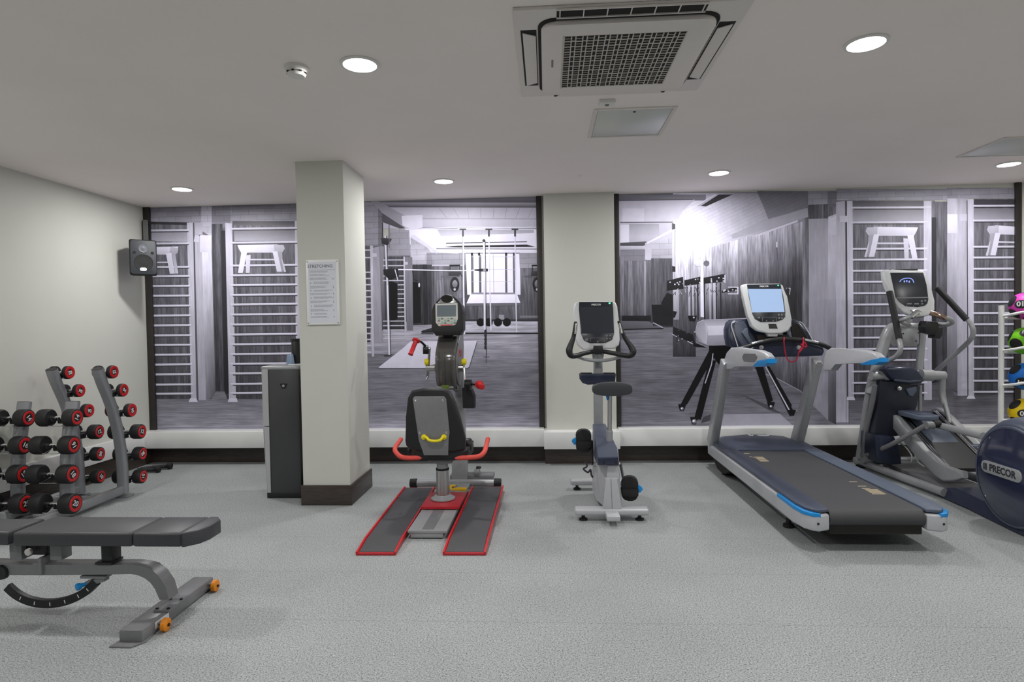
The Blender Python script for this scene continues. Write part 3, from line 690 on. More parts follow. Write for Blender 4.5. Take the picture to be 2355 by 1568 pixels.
# ladders at the right
m.lay = 2
m.view(1880, 420, 4.126)
m.rect(180, 60, 1240, 165, 150, 168, 'B'); m.rect(1225, 50, 1330, 150, 160, 150, 'B'); m.rect(1330, 50, 1870, 150, 156, 166, 'B')
m.rect(330, 170, 1110, 2200, 118, 70, 'W'); m.rect(1475, 155, 1870, 2200, 118, 70, 'W')
m.layer()
m.rect(330, 175, 1005, 225, 92, 110); m.rect(330, 250, 1005, 370, 128, 166); m.rect(1480, 160, 1870, 210, 80); m.rect(1480, 245, 1870, 350, 128, 160)
m.poly([(1080,180),(1225,180),(1225,1890),(1080,1890)], 110, 66, 'W'); m.poly([(1080,330),(1125,330),(1125,1950),(1080,1950)], 62, 50)
m.poly([(1228,150),(1325,150),(1330,1990),(1225,1940)], 186, 90, 'L', cols=[190,200,96,90]); m.poly([(1320,150),(1415,150),(1418,2060),(1325,2060)], 176, 172, 'L'); m.rect(1228, 300, 1325, 480, 222, 196)
m.poly([(1080,1900),(1225,1890),(1325,2060),(1080,2060)], 92, 96, 'F')
m.rect(180, 2010, 1420, 2330, 100, 118, 'F') if 0 else m.poly([(300,2040),(1900,2010),(1900,2330),(300,2330)], 92, 128, 'F')
m.layer()
m.poly([(275,175),(330,175),(345,2060),(290,2060)], 198, 178, 'L'); m.poly([(264,175),(276,175),(290,2040),(278,2040)], 80); m.poly([(1005,175),(1078,175),(1082,2060),(1010,2060)], 196, 176, 'L'); m.poly([(1420,160),(1478,160),(1482,2040),(1430,2040)], 200, 180, 'L'); m.line([(1415,170),(1422,2040)], 6, 80)
m.rect(205, 315, 280, 375, 196); m.rect(1345, 298, 1415, 362, 190); m.poly([(280,2030),(345,2030),(355,2062),(270,2062)], 205); m.poly([(1425,2020),(1482,2020),(1495,2050),(1412,2050)], 200)
m.layer()
for y0 in (228, 368, 618, 720, 825, 930, 1038, 1145, 1250, 1353, 1460, 1567, 1674, 1780, 1888, 1986): m.poly([(320,y0+3),(1075 if y0 < 230 else 1040,y0-2),(1075 if y0 < 230 else 1040,y0+15),(320,y0+20)], 222, 184); m.rect(345, y0+21, 1005, y0+28, 66)
for y0 in (213, 352, 600, 702, 808, 912, 1017, 1125, 1230, 1335, 1440, 1545, 1652, 1757, 1870, 1975): m.poly([(1470,y0),(1870,y0-2),(1870,y0+16),(1470,y0+18)], 222, 184); m.rect(1482, y0+19, 1870, y0+26, 66)
m.layer()
stool(m, -1, 950, 425, .93); stool(m, -1, 2100, 412, .93)
m.build('grey photo mural of an old gym with a leather vaulting horse, right of the pillar')
# ---------------------------------------------------------------- dumbbell rack
RXR, RXL = -3.87, -4.285
rk = thing('dumbbell_rack', 'grey steel A-frame dumbbell rack with curved uprights beside the left wall', 'dumbbell rack', (RXR, 4.95, 0))
A_C = [(5.027,1.182),(5.075,1.058),(5.171,.855),(5.243,.629),(5.283,.404),(5.293,.204),(5.29,.03)]
B_C = [(4.745,.935),(4.722,.82),(4.69,.65),(4.665,.465),(4.652,.256),(4.647,.05)]
def at_z(C, z):
    for (y0, z0), (y1, z1) in zip(C, C[1:]):
        if z1 <= z <= z0: return y1+(y0-y1)*(z-z1)/(z0-z1)
    return C[0][0] if z > C[0][1] else C[-1][0]
def upright(x, C, wd):
    pts = [V(x-RXR, y-4.95, z) for y, z in C]
    P, _ = spline(pts, 4, False, [1]*len(pts)); rings = []
    for i, p in enumerate(P):
        d = (P[min(i+1, len(P)-1)]-P[max(i-1, 0)]).normalized(); n = V(1,0,0).cross(d).normalized()
        rings.append([p + V(1,0,0)*a + n*b for a, b in rrect(wd, .062, .028, 4)])
    o = MB().loft(rings).obj('upright', M['rack'], rk)
    d = (P[0]-P[1]).normalized(); n = V(1,0,0).cross(d).normalized()
    MB().loft([[P[0]+d*h+V(1,0,0)*a*s+n*b*s for a, b in rrect(wd, .062, .028, 4)] for h, s in ((0,.96),(.003,.94))]).obj('end_cap', M['black'], o)
    MB().box((x-RXR, C[-1][0]-4.95, .006), (wd+.05, .10, .012), bevel=.003).obj('foot_plate', M['rack'], o)
for x in (RXR, RXL): upright(x, A_C, .098); upright(x, B_C, .108)
for x in (RXR, RXL):
    y0, y1 = -.70 if x == RXR else -.45, .36
    MB().box((x-RXR-.002, (y0+y1)/2, .062), (.062, y1-y0, .075), bevel=.012, seg=3).obj('base_rail', M['silver'], rk)
MB().box(((RXL-RXR)/2, .02, .062), (RXR-RXL-.06, .05, .06), bevel=.01).obj('cross_bar', M['silver'], rk)
rnd = random.Random(11)
def dumbbell(kg, c, r, L, rot, label, small):
    t = thing('dumbbell', label, 'dumbbell', c, 0, 'black dumbbells with red ended heads on the rack')
    ro = .95 if small else .82
    hl = L*.29 if not small else L*.25
    hd = MB().lathe((-L/2+hl-.01, 0, 0), (1,0,0), [(0,.014),(L-2*hl+.02,.014)], 14, caps=False)
    hd.obj('handle', M['chrome'], t)
    for s in (-1, 1):
        o = V(s*(L/2-hl), 0, 0); e = min(.012, hl*.2)
        ho = MB().lathe(o, (s,0,0), [(0,.018),(0,r*.86),(e*.5,r*.96),(e,r),(hl-e,r),(hl-e*.3,r*.95),(hl,r*.86),(hl-.002,r*.5)], 32).obj('head', M['rubber'], t)
        MB().lathe(V(s*(L/2-.0035), 0, 0), (s,0,0), [(-.002,r*ro),(.005,r*(ro-.03)),(.0075,r*.72),(.0045,r*.50),(.002,r*.48)], 32, caps=False).obj('red_ring', M['red'], ho)
        a = rot if s > 0 else rot+70; ca, sa = math.cos(math.radians(a)), math.sin(math.radians(a))
        B = basis((s*(L/2+.0002), 0, 0), (0, s*ca, sa), (0, -s*sa, ca))
        tm = MB(); tm.lathe(V(s*(L/2-.002), 0, 0), (s,0,0), [(0,r*.5),(.0015,r*.5)], 24); tm.obj('centre_disc', M['rubber'], ho)
        MB().text('%02d' % kg, r*.72, B, font_bold=.0012, extrude=.0005).obj('weight_number', M['decal'], ho)
TA = [(2,(263,855),.058,.165),(4,(286,897),.058,.175),(6,(305,943),.061,.22),(12,(327,992),.067,.29),(8,(329,1043),.064,.255),(10,(330,1095),.065,.266)]
TB = [(14,(178,960),.070,.305),(16,(171,1023),.073,.33),(18,(168,1090),.075,.345),(20,(174,1158),.079,.342)]
rots = iter([8,-40,100,-15,25,75, 190,150,170,10,70,-50, 60,110,-60,-30, -60,-30,30,0])
rowname = {0:'top',1:'second',2:'third',3:'fourth',4:'fifth',5:'lowest'}
def saddle(x, y, z, sgn, L):
    """cradle that carries the handle: a black block on the upright and two wire hooks"""
    o = V(x-RXR, y-4.95, z); u = -sgn
    mb = MB(); mb.box(o+V(.0,u*.045,-.03), (.07,.05,.045), bevel=.008)
    s_ = mb.obj('saddle', M['black'], rk)
    for q in (-1, 1):
        mb = MB(); xx = q*.032
        mb.tube([o+V(xx,u*.03,-.012), o+V(xx,sgn*.0,-.022), o+V(xx,sgn*.034,-.018), o+V(xx,sgn*.040,.008)], .008, 8, smooth=3); mb.obj('hook', M['black'], s_)
    w = L*.5-.04
    MB().tube([o+V(-w*.5,u*.03,-.045), o+V(-w*.5,sgn*.045,-.06), o+V(w*.5,sgn*.045,-.06), o+V(w*.5,u*.03,-.045)], .0032, 6).obj('wire_loop', M['chrome'], s_)
for (rows, C, off, side) in ((TA, A_C, .088, 'far'), (TB, B_C, -.098, 'near')):
    for col, dx in (('right', 0), ('left', -.405)):
        for i, (kg, (u, v), r, L) in enumerate(rows):
            yd = W.p(u, v, y=5.2 if side == 'far' else 4.65); y = at_z(C, yd.z)+off
            f = W.p(u, v, y=y); xc = f.x-L/2+dx; rn_ = rowname[i] if side == 'far' else ('top','second','third','lowest')[i]
            z = f.z
            dumbbell(kg, (xc, y, z), r, L, next(rots), 'black dumbbell marked %02d, %s from the top, %s stack on the %s side of rack' % (kg, rn_, col, side) if i and rn_ != 'lowest' else 'black dumbbell marked %02d, %s one of the %s stack on the %s side of rack' % (kg, rn_, col, side), kg < 8)
            saddle(xc, y, z, 1 if side == 'far' else -1, L)
# rope with knob ends lying behind the rack
t = thing('triceps_rope', 'black cable rope with knob ends on the floor behind the dumbbell rack', 'gym rope', (-4.25, 6.25, 0))
def strand(pts):
    P, _ = spline([V(p) for p in pts], 8, False, [1]*len(pts)); 
    mb = MB(); mb.tube(P, [.019 + .004*(i % 2) for i in range(len(P))], 10); return mb
strand([(-.10,-.02,.025),(-.02,.04,.03),(.06,.07,.03),(.12,.09,.03)]).obj('rope_strand', M['rubber'], t)
strand([(-.10,-.02,.025),(-.05,-.09,.03),(.03,-.07,.03),(.09,-.06,.03)]).obj('rope_strand', M['rubber'], t)
for p in ((.145,.095,.036),(.115,-.06,.036)): MB().lathe(V(p)-V(.03,0,0), (1,0,0), [(0,.014),(.01,.03),(.03,.036),(.05,.03),(.06,.012)], 18).obj('end_knob', M['rubber'], t)
MB().tube([(-.10,-.02,.025),(-.13,-.02,.03),(-.15,0,.03),(-.13,.02,.03),(-.10,-.0,.025)], .006, 8).obj('steel_eye', M['chrome'], t)
# ---------------------------------------------------------------- bench
bo = V(-2.3, 3.03, 0); t = thing('weight_bench', 'adjustable weight bench with black padding and grey frame on orange wheels', 'bench', bo)
yn, yf = 2.90, 3.165; z1 = W.p(200, 1225, y=yn).z; z0 = W.p(200, 1258, y=yn).z
xl = W.p(27, 1240, y=yn).x; xr = -1.745
s1, s2 = W.p(302, 1225, y=yn).x, W.p(416, 1225, y=yn).x
mb = MB(); zc, hz = (z0+z1)/2, z1-z0
for a, b in ((xl, s1), (s1, s2)): mb.box(V((a+b)/2, (yn+yf)/2, zc)-bo, (b-a-.002, yf-yn, hz), bevel=.014, seg=3)
pl = [(s2+.001,yn),(xr-.075,yn),(xr-.02,yn+.05),(xr,yn+.11),(xr,yf-.05),(xr-.04,yf),(s2+.001,yf)]
mb.prism([V(x,y,z0)-bo for x, y in pl], (0,0,hz), bevel=.014, seg=3)
mb.obj('back_pad', M['vinyl'], t)
mb = MB(); xs = -2.755
mb.prism([V(x,y,z0-.004)-bo for x, y in ((xs,yn+.02),(xs-.36,yn+.035),(xs-.36,yf-.03),(xs,yf-.015))], (0,0,hz), bevel=.016, seg=3); mb.obj('seat_pad', M['vinyl'], t)
# main beam, a box tube that bends down to the foot
yb0, yb1 = 2.985, 3.065
up = [(-60,1296),(100,1299),(250,1299),(305,1299),(325,1301.5),(344,1307),(364,1323),(380,1347),(389,1379)]
lo = [(-60,1322),(100,1322.5),(250,1321),(300,1320),(315,1322),(332,1329),(346,1340),(356,1354),(367,1379)]
rings = []
for a, b in zip(up, lo):
    A, B = W.p(*a, y=yb0)-bo, W.p(*b, y=yb0)-bo
    w_ = yb1-yb0; rings.append([B, A, A+V(0,w_,0), B+V(0,w_,0)])
MB().loft(rings).obj('main_beam', M['steelg'], t, ang=50)
# cross foot with plate
fx0, fx1, fy0, fy1 = W.p(273, 1449, y=2.775).x, W.p(327, 1449, y=2.775).x, 2.775, 3.40
fz1, fz0 = W.p(300, 1449, y=2.775).z, W.p(300, 1477, y=2.775).z
ft = MB().box(V((fx0+fx1)/2, (fy0+fy1)/2, (fz0+fz1)/2)-bo, (fx1-fx0, fy1-fy0, fz1-fz0), bevel=.006).obj('cross_foot', M['steelg'], t)
MB().prism([V(x,y,0)-bo for x, y in ((fx0-.02,2.735),(fx1-.03,2.735),(fx1+.01,2.79),(fx1,2.86),(fx0,2.86))], (0,0,max(fz0,.008)+.001), bevel=.002).obj('floor_plate', M['steelg'], ft)
MB().box(V((fx0+fx1)/2, 3.36, .006)-bo, (.12, .06, .012+fz0), bevel=.002).obj('rubber_foot', M['rubber'], ft)
bx = W.p(378, 1379, y=yb0).x
fl = MB().box(V(bx+.0, (yb0+yb1)/2, fz1+.006)-bo, (.085, .135, .012), bevel=.002).obj('bolt_flange', M['steelg'], t)
mb = MB()
for s in (-1, 1):
    for q in (-1, 1): mb.lathe(V(bx+s*.03, (yb0+yb1)/2+q*.055, fz1+.012)-bo, (0,0,1), [(0,.008),(.006,.008),(.007,.005)], 8)
mb.obj('bolts', M['black'], fl)
b_ = W.p(383, 1412, x=fx1+.001); MB().box(V(fx1+.0008, 2.925, (fz0+fz1)/2+.004)-bo, (.001, .11, .034)).obj('rating_label', mat('pale label', rgb(222,226,230), .5), ft)
for yy in (2.90, 3.355):
    c = V(fx1+.034, yy, .033)-bo
    wh = MB().lathe(c-V(.014,0,0), (1,0,0), [(0,.012),(0,.026),(.004,.032),(.024,.032),(.028,.026),(.028,.012)], 28).obj('wheel', M['orange'], t)
    MB().lathe(c-V(.03,0,0), (1,0,0), [(0,.007),(.052,.007)], 12).obj('axle', M['black'], wh)
    MB().box(c+V(-.025,0,.012), (.03,.03,.006)).obj('bracket', M['steelg'], wh)
# supports under the padding
def post(u0, u1, v1, m_, nm, yc=3.02, dy=.07):
    a, b = W.p(u0, v1, y=yc-dy/2), W.p(u1, v1, y=yc-dy/2)
    return MB().box(V((a.x+b.x)/2, yc, (z0+a.z)/2)-bo, (b.x-a.x, dy, z0-a.z), bevel=.003).obj(nm, m_, t)
post(233, 258, 1293, M['black'], 'pad_post'); a = W.p(245, 1292, y=3.0); MB().box(V(a.x, 3.02, a.z)-bo, (.09, .09, .012), bevel=.002).obj('post_plate', M['black'], t)
post(22, 50, 1288, M['steelg'], 'pad_post'); post(115, 142, 1288, M['steelg'], 'pad_post'); post(60, 108, 1276, M['black'], 'hinge_block', 3.05)
c = W.p(68, 1268, y=2.99)-bo; MB().lathe(c, (0,-1,0), [(0,.018),(.012,.018),(.014,.014)], 18).obj('hinge_cap', M['plastic_w'], t)
a, b = W.p(88, 1285, y=2.975), W.p(97, 1320, y=2.975); MB().box(V((a.x+b.x)/2, 3.02, (a.z+b.z)/2)-bo, (.02, .10, .09), bevel=.003).obj('gusset_plate', M['steelg'], t)
c = W.p(-2, 1318, y=2.97)-bo; MB().lathe(c, (0,1,0), [(0,.012),(.0,.036),(.022,.04),(.022,.012)], 24).obj('hinge_disc', M['black'], t)
# notched quadrant
arc = [(18,1348),(40,1367),(70,1381),(105,1387),(140,1384),(172,1374),(200,1358),(222,1337)]
pts = [W.p(u, v, y=3.01)-bo for u, v in arc]
P, _ = spline(pts, 5, False, [1]*len(pts)); rings = []
for i, p in enumerate(P):
    d = (P[min(i+1, len(P)-1)]-P[max(i-1, 0)]).normalized(); n = d.cross(V(0,1,0)).normalized()
    rings.append([p+n*.021+V(0,-.012,0), p+n*.021+V(0,.012,0), p-n*.021+V(0,.012,0), p-n*.021+V(0,-.012,0)])
qd = MB().loft(rings).obj('adjustment_quadrant', M['black'], t)
for k in (7, 12, 17, 22, 27, 31):
    p, d = P[min(k, len(P)-2)], (P[min(k+1, len(P)-1)]-P[k-1]).normalized(); n = d.cross(V(0,1,0)).normalized()
    MB().beam(p-n*.009+V(0,-.0125,0), p+n*.009+V(0,-.0125,0), .004, .002, up=(0,1,0)).obj('notch_mark', M['decal'], qd)
mb = MB(); a, b, c = W.p(197, 1322, y=3.0), W.p(252, 1325, y=3.0), W.p(205, 1338, y=3.0)
mb.beam(W.p(192, 1323, y=3.02)-bo, W.p(250, 1324, y=3.02)-bo, .05, .012); mb.beam(W.p(245, 1328, y=3.02)-bo, W.p(200, 1342, y=3.02)-bo, .04, .028, bevel=.004); mb.obj('quadrant_bracket', M['steelg'], t)
c = W.p(185, 1347, y=2.985)-bo; MB().lathe(c, (-.5,-.8,-.1), [(-.03,.008),(0,.012),(.0,.017),(.016,.019),(.02,.015)], 20).obj('pull_knob', M['blue'], t)
# ---------------------------------------------------------------- water cooler
wc = thing('water_cooler', 'tall silver and dark grey water cooler beside the square column', 'water cooler', (-2.35, 5.39, 0))
o = V(-2.35, 5.39, 0)
MB().box(V(-2.33, 5.39, .585)-o, (.285, .31, 1.12), bevel=.008).obj('body', mat('dark grey cooler panel', rgb(62,63,66), .35, noise=.04, nscale=12), wc)
for za, zb_ in ((.645, 1.168), (.05, .635)):
    mb = MB(); n_ = 6; rr = []
    for zz in (za, zb_):
        xo = -2.528 + (.022*(1-zz/.65) if zz < .64 else 0)
        rr.append([V(x,y,zz)-o for x, y in ((-2.462,5.228),(xo+.02,5.228),(xo,5.25),(xo-.006,5.39),(xo,5.53),(xo+.02,5.552),(-2.462,5.552))])
    mb.loft(rr); mb.obj('upper_front' if za > .3 else 'lower_front', M['brushed'] if 0 else mat('silver cooler shell', rgb(186,188,190), .32, metal=.3, noise=.02), wc, ang=30)
MB().box(V(-2.352, 5.39, 1.157)-o, (.345, .328, .035), bevel=.014, seg=3).obj('top_cover', M['silver'], wc)
MB().box(V(-2.34, 5.39, .025)-o, (.32, .315, .05), bevel=.004).obj('plinth', M['black'], wc)
a = W.p(652, 885, y=5.232)-o
MB().prism([a+V(x,0,z) for x, z in ((-.032,.012),(.032,.012),(.014,-.03),(-.014,-.03))], (0,-.004,0)).obj('grip_recess', M['dark'], wc)
MB().lathe(a+V(0,-.003,-.008), (0,-1,0), [(0,.013),(.004,.01)], 16).obj('side_badge', M['silver'], wc)
MB().box(V(-2.22, 5.40, 1.179)-o, (.16, .24, .008), bevel=.002).obj('drip_tray', M['white'], wc)
c = W.p(668, 836, y=5.36); t = thing('plastic_cup', 'pale blue upturned plastic cup on top of the water cooler', 'cup', (c.x, 5.36, 1.184))
MB().lathe((0,0,0), (0,0,1), [(0,.036),(.004,.036),(.085,.027),(.09,.024),(.088,.01)], 28).obj('cup_body', mat('translucent blue plastic', rgb(170,195,225), .2, trans=.5, noise=.02), t)
MB().lathe((0,0,0), (0,0,1), [(0,.0365),(.0,.040),(.005,.040),(.005,.0365)], 28, caps=False).obj('rim', mat('clear blue rim', rgb(190,210,232), .2, trans=.4), t)
c = W.p(680, 836, y=5.44); t = thing('cup_dispenser', 'tall black cup dispenser tube on the water cooler, half behind the column', 'cup dispenser', (c.x+.015, 5.44, 1.184))
MB().lathe((0,0,0), (0,0,1), [(0,.045),(.003,.048),(.20,.048),(.205,.045)], 28).obj('tube', M['black'], t)
MB().lathe((0,0,.205), (0,0,1), [(0,.05),(.018,.05),(.02,.046)], 28).obj('lid', M['rubber'], t)
# ---------------------------------------------------------------- cardio machines: helpers
class Ref:
    """points measured on planes that stand in the room, given relative to a machine's base"""
    def __init__(s, o): s.o = V(o)
    def q(s, u, v, x=None, y=None, z=None): return W.p(u, v, x, y, z)-s.o
    def w(s, x, y, z): return V(x, y, z)-s.o
    def slab(s, mb, pts, y, dy, bevel=0, seg=2, tilt=0, vref=0):
        """a solid whose outline, seen square on, is pts (on plane y, leaning back by tilt per picture row above vref)"""
        P = [s.q(u, v, y=y+(vref-v)*tilt) for u, v in pts]
        return mb.prism(P, (0, dy, 0), bevel, seg)
    def side(s, mb, pts, x, dx, bevel=0, seg=2): return mb.prism([s.q(u, v, x=x) for u, v in pts], (dx, 0, 0), bevel, seg)
    def tb(s, mb, pts, r, n=12, smooth=6): return mb.tube([s.q(u, v, **k) for u, v, k in pts], r, n, smooth=smooth)
Y_ = lambda y: dict(y=y)
X_ = lambda x: dict(x=x)
# ---------------------------------------------------------------- upper body ergometer with seat and red ramps
R = Ref((-.87, 4.9, 0)); t = thing('arm_crank_machine', 'seated arm crank exercise machine with black backrest, yellow knobs and red edged ramps', 'exercise machine', R.o)
zr = .045
for nm, C in (('left', ((820,1267),(908,1267),(999,1121),(931,1121))), ('right', ((1020,1267),(1115,1267),(1157,1118),(1087,1120)))):
    a, b, c, d = [W.p(*p, z=.03 if i < 2 else zr) for i, p in enumerate(C)]
    def lp(p, q, s_): return p+(q-p)*s_
    k = .14; L0, R0 = lp(a, d, k), lp(b, c, k); L0.z = R0.z = .036; a.z = b.z = .014
    mb = MB(); rings = []
    for P, Q in ((a, b), (L0, R0), (d, c)):
        P, Q = P-R.o, Q-R.o; rings.append([V(P.x,P.y,.002), V(Q.x,Q.y,.002), Q, P])
    rp = mb.loft(rings).obj('ramp', M['redpaint'], t)
    ins = lambda P, Q, e: (P+(Q-P)*e, Q+(P-Q)*e)
    mb = MB(); rr = []
    for (P, Q), yo in (((a, b), .02), ((L0, R0), 0), ((d, c), -.02)):
        P, Q = ins(P-R.o, Q-R.o, .045); up = V(0,yo,.004); rr.append([P+up-V(0,0,.003), Q+up-V(0,0,.003), Q+up, P+up])
    mb.loft(rr).obj('rubber_tread', mat('charcoal ramp tread', rgb(70,70,73), .5, noise=.12, nscale=180, bump=.15) if nm == 'left' else bpy.data.materials['charcoal ramp tread'], rp)
    mb = MB()
    for (P, Q), (S, T) in (((a, L0), 0 or (b, R0)), ((L0, d), (R0, c))):
        mb.beam(P-R.o, Q-R.o, .012, .022); mb.beam(S-R.o, T-R.o, .012, .022)
    mb.obj('edge_trim', M['red'], rp)
# slide rail
x0, x1 = W.p(937, 1220, z=.062).x, W.p(1028, 1220, z=.062).x; yq = W.p(980, 1220, z=.062).y
rl = MB().box(R.w((x0+x1)/2, (yq+5.5)/2, .052), (x1-x0, 5.5-yq, .02), bevel=.004).obj('slide_rail', M['silver'], t)
MB().box(R.w((x0+x1)/2-.004, (yq+5.5)/2+.004, .026), (x1-x0-.05, 5.5-yq, .034), bevel=.002).obj('rail_channel', M['silver'], rl)
MB().box(R.w((x0+x1)/2, (yq+5.45)/2, .0625), (.085, 5.45-yq-.05, .002)).obj('centre_strip', M['steelg'], rl)
mb = MB(); 
for k in range(9): mb.box(R.w((x0+x1)/2, 4.50+k*.02, .0638), (.028, .010, .0016))
mb.obj('position_marks', M['grey_ink'], rl)
mb = MB(); rr = [W.p(968,1165,z=.09), W.p(1056,1165,z=.09), W.p(1074,1131,z=.09), W.p(990,1131,z=.09)]
mb.prism([p-R.o for p in rr], (0,0,-.02), bevel=.003); mb.obj('seat_carriage', M['redpaint'], t)
pc = R.q(1019, 1146, z=.094)
MB().lathe(pc, (0,0,1), [(0,.098),(.008,.098),(.014,.085),(.030,.066),(.034,.05)], 32).obj('post_flange', M['silver'], t)
zt_ = W.p(1018, 1078, y=pc.y+R.o.y).z
sp_ = MB().lathe(pc, (0,0,1), [(.02,.052),(zt_-pc.z-R.o.z,.052)], 28).obj('seat_post', M['brushed'], t)
MB().lathe(V(pc.x,pc.y,zt_), (0,0,1), [(-.006,.054),(.008,.054)], 28).obj('seal_ring', M['rubber'], sp_)
zs = W.p(1018, 1058, y=pc.y+R.o.y).z
MB().lathe(V(pc.x,pc.y,zt_), (0,0,1), [(.0,.046),(zs-zt_,.046)], 28).obj('inner_post', M['silver'], sp_)
yc_ = pc.y+R.o.y
MB().box(V(pc.x,pc.y,zs+.012), (.20,.20,.022), bevel=.004).obj('swivel_plate', M['steelg'], t)
# seat and backrest
mb = MB(); mb.prism([V(pc.x+x,pc.y+.08+y,zs+.03) for x, y in rrect(.46, .44, .07, 5)], (0,0,.085), bevel=.02, seg=3); mb.obj('seat_cushion', M['vinyl'] if 0 else M['black'], t)
yb = 4.74
bp_ = [(931,1016),(933,960),(937,915),(946,899),(972,893),(1020,894),(1035,902),(1045,926),(1058,965),(1070,1009),(1069,1034),(1045,1040),(957,1038),(934,1027)]
MB(); mb = MB(); R.slab(mb, bp_, yb, .075, bevel=.018, seg=4); bk = mb.obj('backrest', M['black'], t, ang=60)
pp = [(949,916),(954,911),(1021,911),(1026,917),(1034,995),(1031,1011),(1031,1047),(975,1047),(963,1012)]
mb = MB(); R.slab(mb, pp, yb-.008, .007, bevel=.002); pl_ = mb.obj('back_plate', M['steelg'], t)
mb = MB()
for u, v in ((955.5,921.6),(1018.8,920.6),(965.7,995),(1027,994.7)): mb.lathe(R.q(u, v, y=yb-.008), (0,-1,0), [(0,.0095),(.004,.009),(.006,.004)], 14)
mb.obj('bolts', M['chrome'], pl_)
mb = MB(); R.tb(mb, [(974,1005,Y_(yb-.01)),(981,1006,Y_(yb-.03)),(987,1012,Y_(yb-.04)),(1000,1014,Y_(yb-.042)),(1012,1012,Y_(yb-.04)),(1018,1006,Y_(yb-.03)),(1024,1005,Y_(yb-.01))], .0115, 10)
for u in (975, 1021): mb.lathe(R.q(u, 1005, y=yb-.01), (0,-1,0), [(0,.022),(.008,.02),(.010,.012)], 16)
mb.obj('grab_handle', M['yellow'], t)
for s, pts in (('l', [(973,1052,Y_(4.78)),(940,1053,Y_(4.74)),(922,1050,Y_(4.72)),(911,1040,Y_(4.74)),(909,1030,Y_(4.80)),(922,1010,Y_(4.98))]), ('r', [(1044,1053,Y_(4.78)),(1080,1052,Y_(4.74)),(1102,1049,Y_(4.72)),(1113,1040,Y_(4.75)),(1117,1030,Y_(4.82)),(1122,1009,Y_(4.98))])):
    mb = MB(); R.tb(mb, pts, .0185, 14); mb.obj('armrest_bar', M['salmon'], t)
mb = MB(); R.tb(mb, [(970,1053,Y_(4.79)),(1047,1053,Y_(4.79))], .015, 12, 0); mb.beam(R.q(985,1052,y=4.79), R.q(1035,1052,y=4.79), .06, .02); mb.obj('armrest_socket', M['steelg'], t)
mb = MB(); mb.lathe(R.q(1068,1022,y=4.95), (1,0,0), [(0,.02),(.0,.05),(.04,.055),(.06,.045),(.065,.02)], 20); mb.obj('side_knob', M['black'], t)
mb = MB(); mb.lathe(R.q(943,1036,y=4.85), (-1,0,0), [(0,.01),(.0,.02),(.02,.018)], 14); mb.obj('small_knob', M['black'], t)
# mast, base
xm0, xm1 = W.p(1047, 960, y=5.72).x, W.p(1069, 960, y=5.72).x
MB().box(R.w((xm0+xm1)/2, 5.76, .60), (xm1-xm0, .09, 1.12), bevel=.012).obj('mast', M['silver'], t)
a, b = W.p(1038, 1060, y=5.70), W.p(1074, 1105, y=5.70)
MB().box(R.w((a.x+b.x)/2, 5.76, .16), (b.x-a.x, .12, .30), bevel=.012).obj('mast_sleeve', M['silver'], t)
ca, cb = R.q(946, 1110, y=5.56), R.q(1150, 1107, y=5.56)
cr = .036
ca.z = cb.z = cr+.012
cb_ = MB().lathe(ca, cb-ca, [(0,cr-.003),((cb-ca).length,cr-.003)], 24).obj('stabiliser_bar', M['silver'], t)
for p, d in ((ca, 1), (cb, -1)): MB().lathe(p-(cb-ca).normalized()*.01*d, (cb-ca)*d, [(0,cr-.002),(0.0,cr+.004),(.06,cr+.006),(.065,cr)], 24).obj('rubber_cap', M['rubber'], cb_)
mb = MB(); mb.box(R.w((xm0+xm1)/2+.10, 5.80, .055), (.42,.14,.05), bevel=.012); mb.obj('rear_foot', M['steelg'], t)
c = R.q(1101, 1093, y=5.78); MB().lathe(V(c.x,c.y,.08), (0,0,1), [(0,.008),(.05,.008),(.05,.022),(.058,.026),(.07,.022)], 16).obj('lock_knob', M['black'], t)
c = R.q(1101, 1092, y=5.76); MB().lathe(V(c.x-.02,c.y,.09), (1,0,0), [(-.02,.04),(.03,.045),(.034,.03)], 18).obj('transport_roller', M['steelg'], t)
mb = MB(); R.tb(mb, [(1038,1128,Y_(5.28)),(1052,1125,Y_(5.26)),(1073,1125,Y_(5.26))], .017, 10, 3); R.tb(mb, [(1038,1128,Y_(5.28)),(1036,1118,Y_(5.34)),(1046,1117,Y_(5.38))], .012, 10, 3); mb.obj('release_pedal', M['amber'], t)
# crank head
hx0, hx1, hy, hr = W.p(1000, 840, y=5.36).x, W.p(1046, 840, y=5.36).x, 5.60, .235
hc = R.w((hx0+hx1)/2, hy, W.p(1022, 842, y=5.4).z); hw = hx1-hx0
sil = [(-.215,.13),(-.235,.06),(-.24,-.03),(-.225,-.12),(-.16,-.21),(-.04,-.245),(.08,-.22),(.20,-.16),(.30,.02),(.36,.20),(.32,.36),(.20,.39),(.02,.30),(-.14,.20)]
ht = MB().prism([hc+V(-hw/2,a,b) for a, b in sil], (hw,0,0), bevel=.018, seg=3).obj('crank_housing', mat('bronze grey glossy plastic', rgb(84,82,80), .16, noise=.03, nscale=12, coat=.5), t, ang=50)
mb = MB()
for q_ in (-.3, 0, .3): mb.prism([hc+V(q_*hw-.0012,a*1.004,b*1.004) for a, b in sil[:6]], (.0024,0,0))
mb.obj('seam_lines', M['dark'], ht)
MB().prism([hc+V(hw/2,a*.8,b*.8) for a, b in sil], (.012,0,0), bevel=.004).obj('side_cover', M['greyp'] if 0 else M['steelg'], ht)
MB().text('PRO', .10, basis(hc+V(hw/2+.013,.03,.10), (0,1,0), (0,0,1))).obj('side_lettering', M['red'], ht)
a = R.q(985, 845, y=5.52)
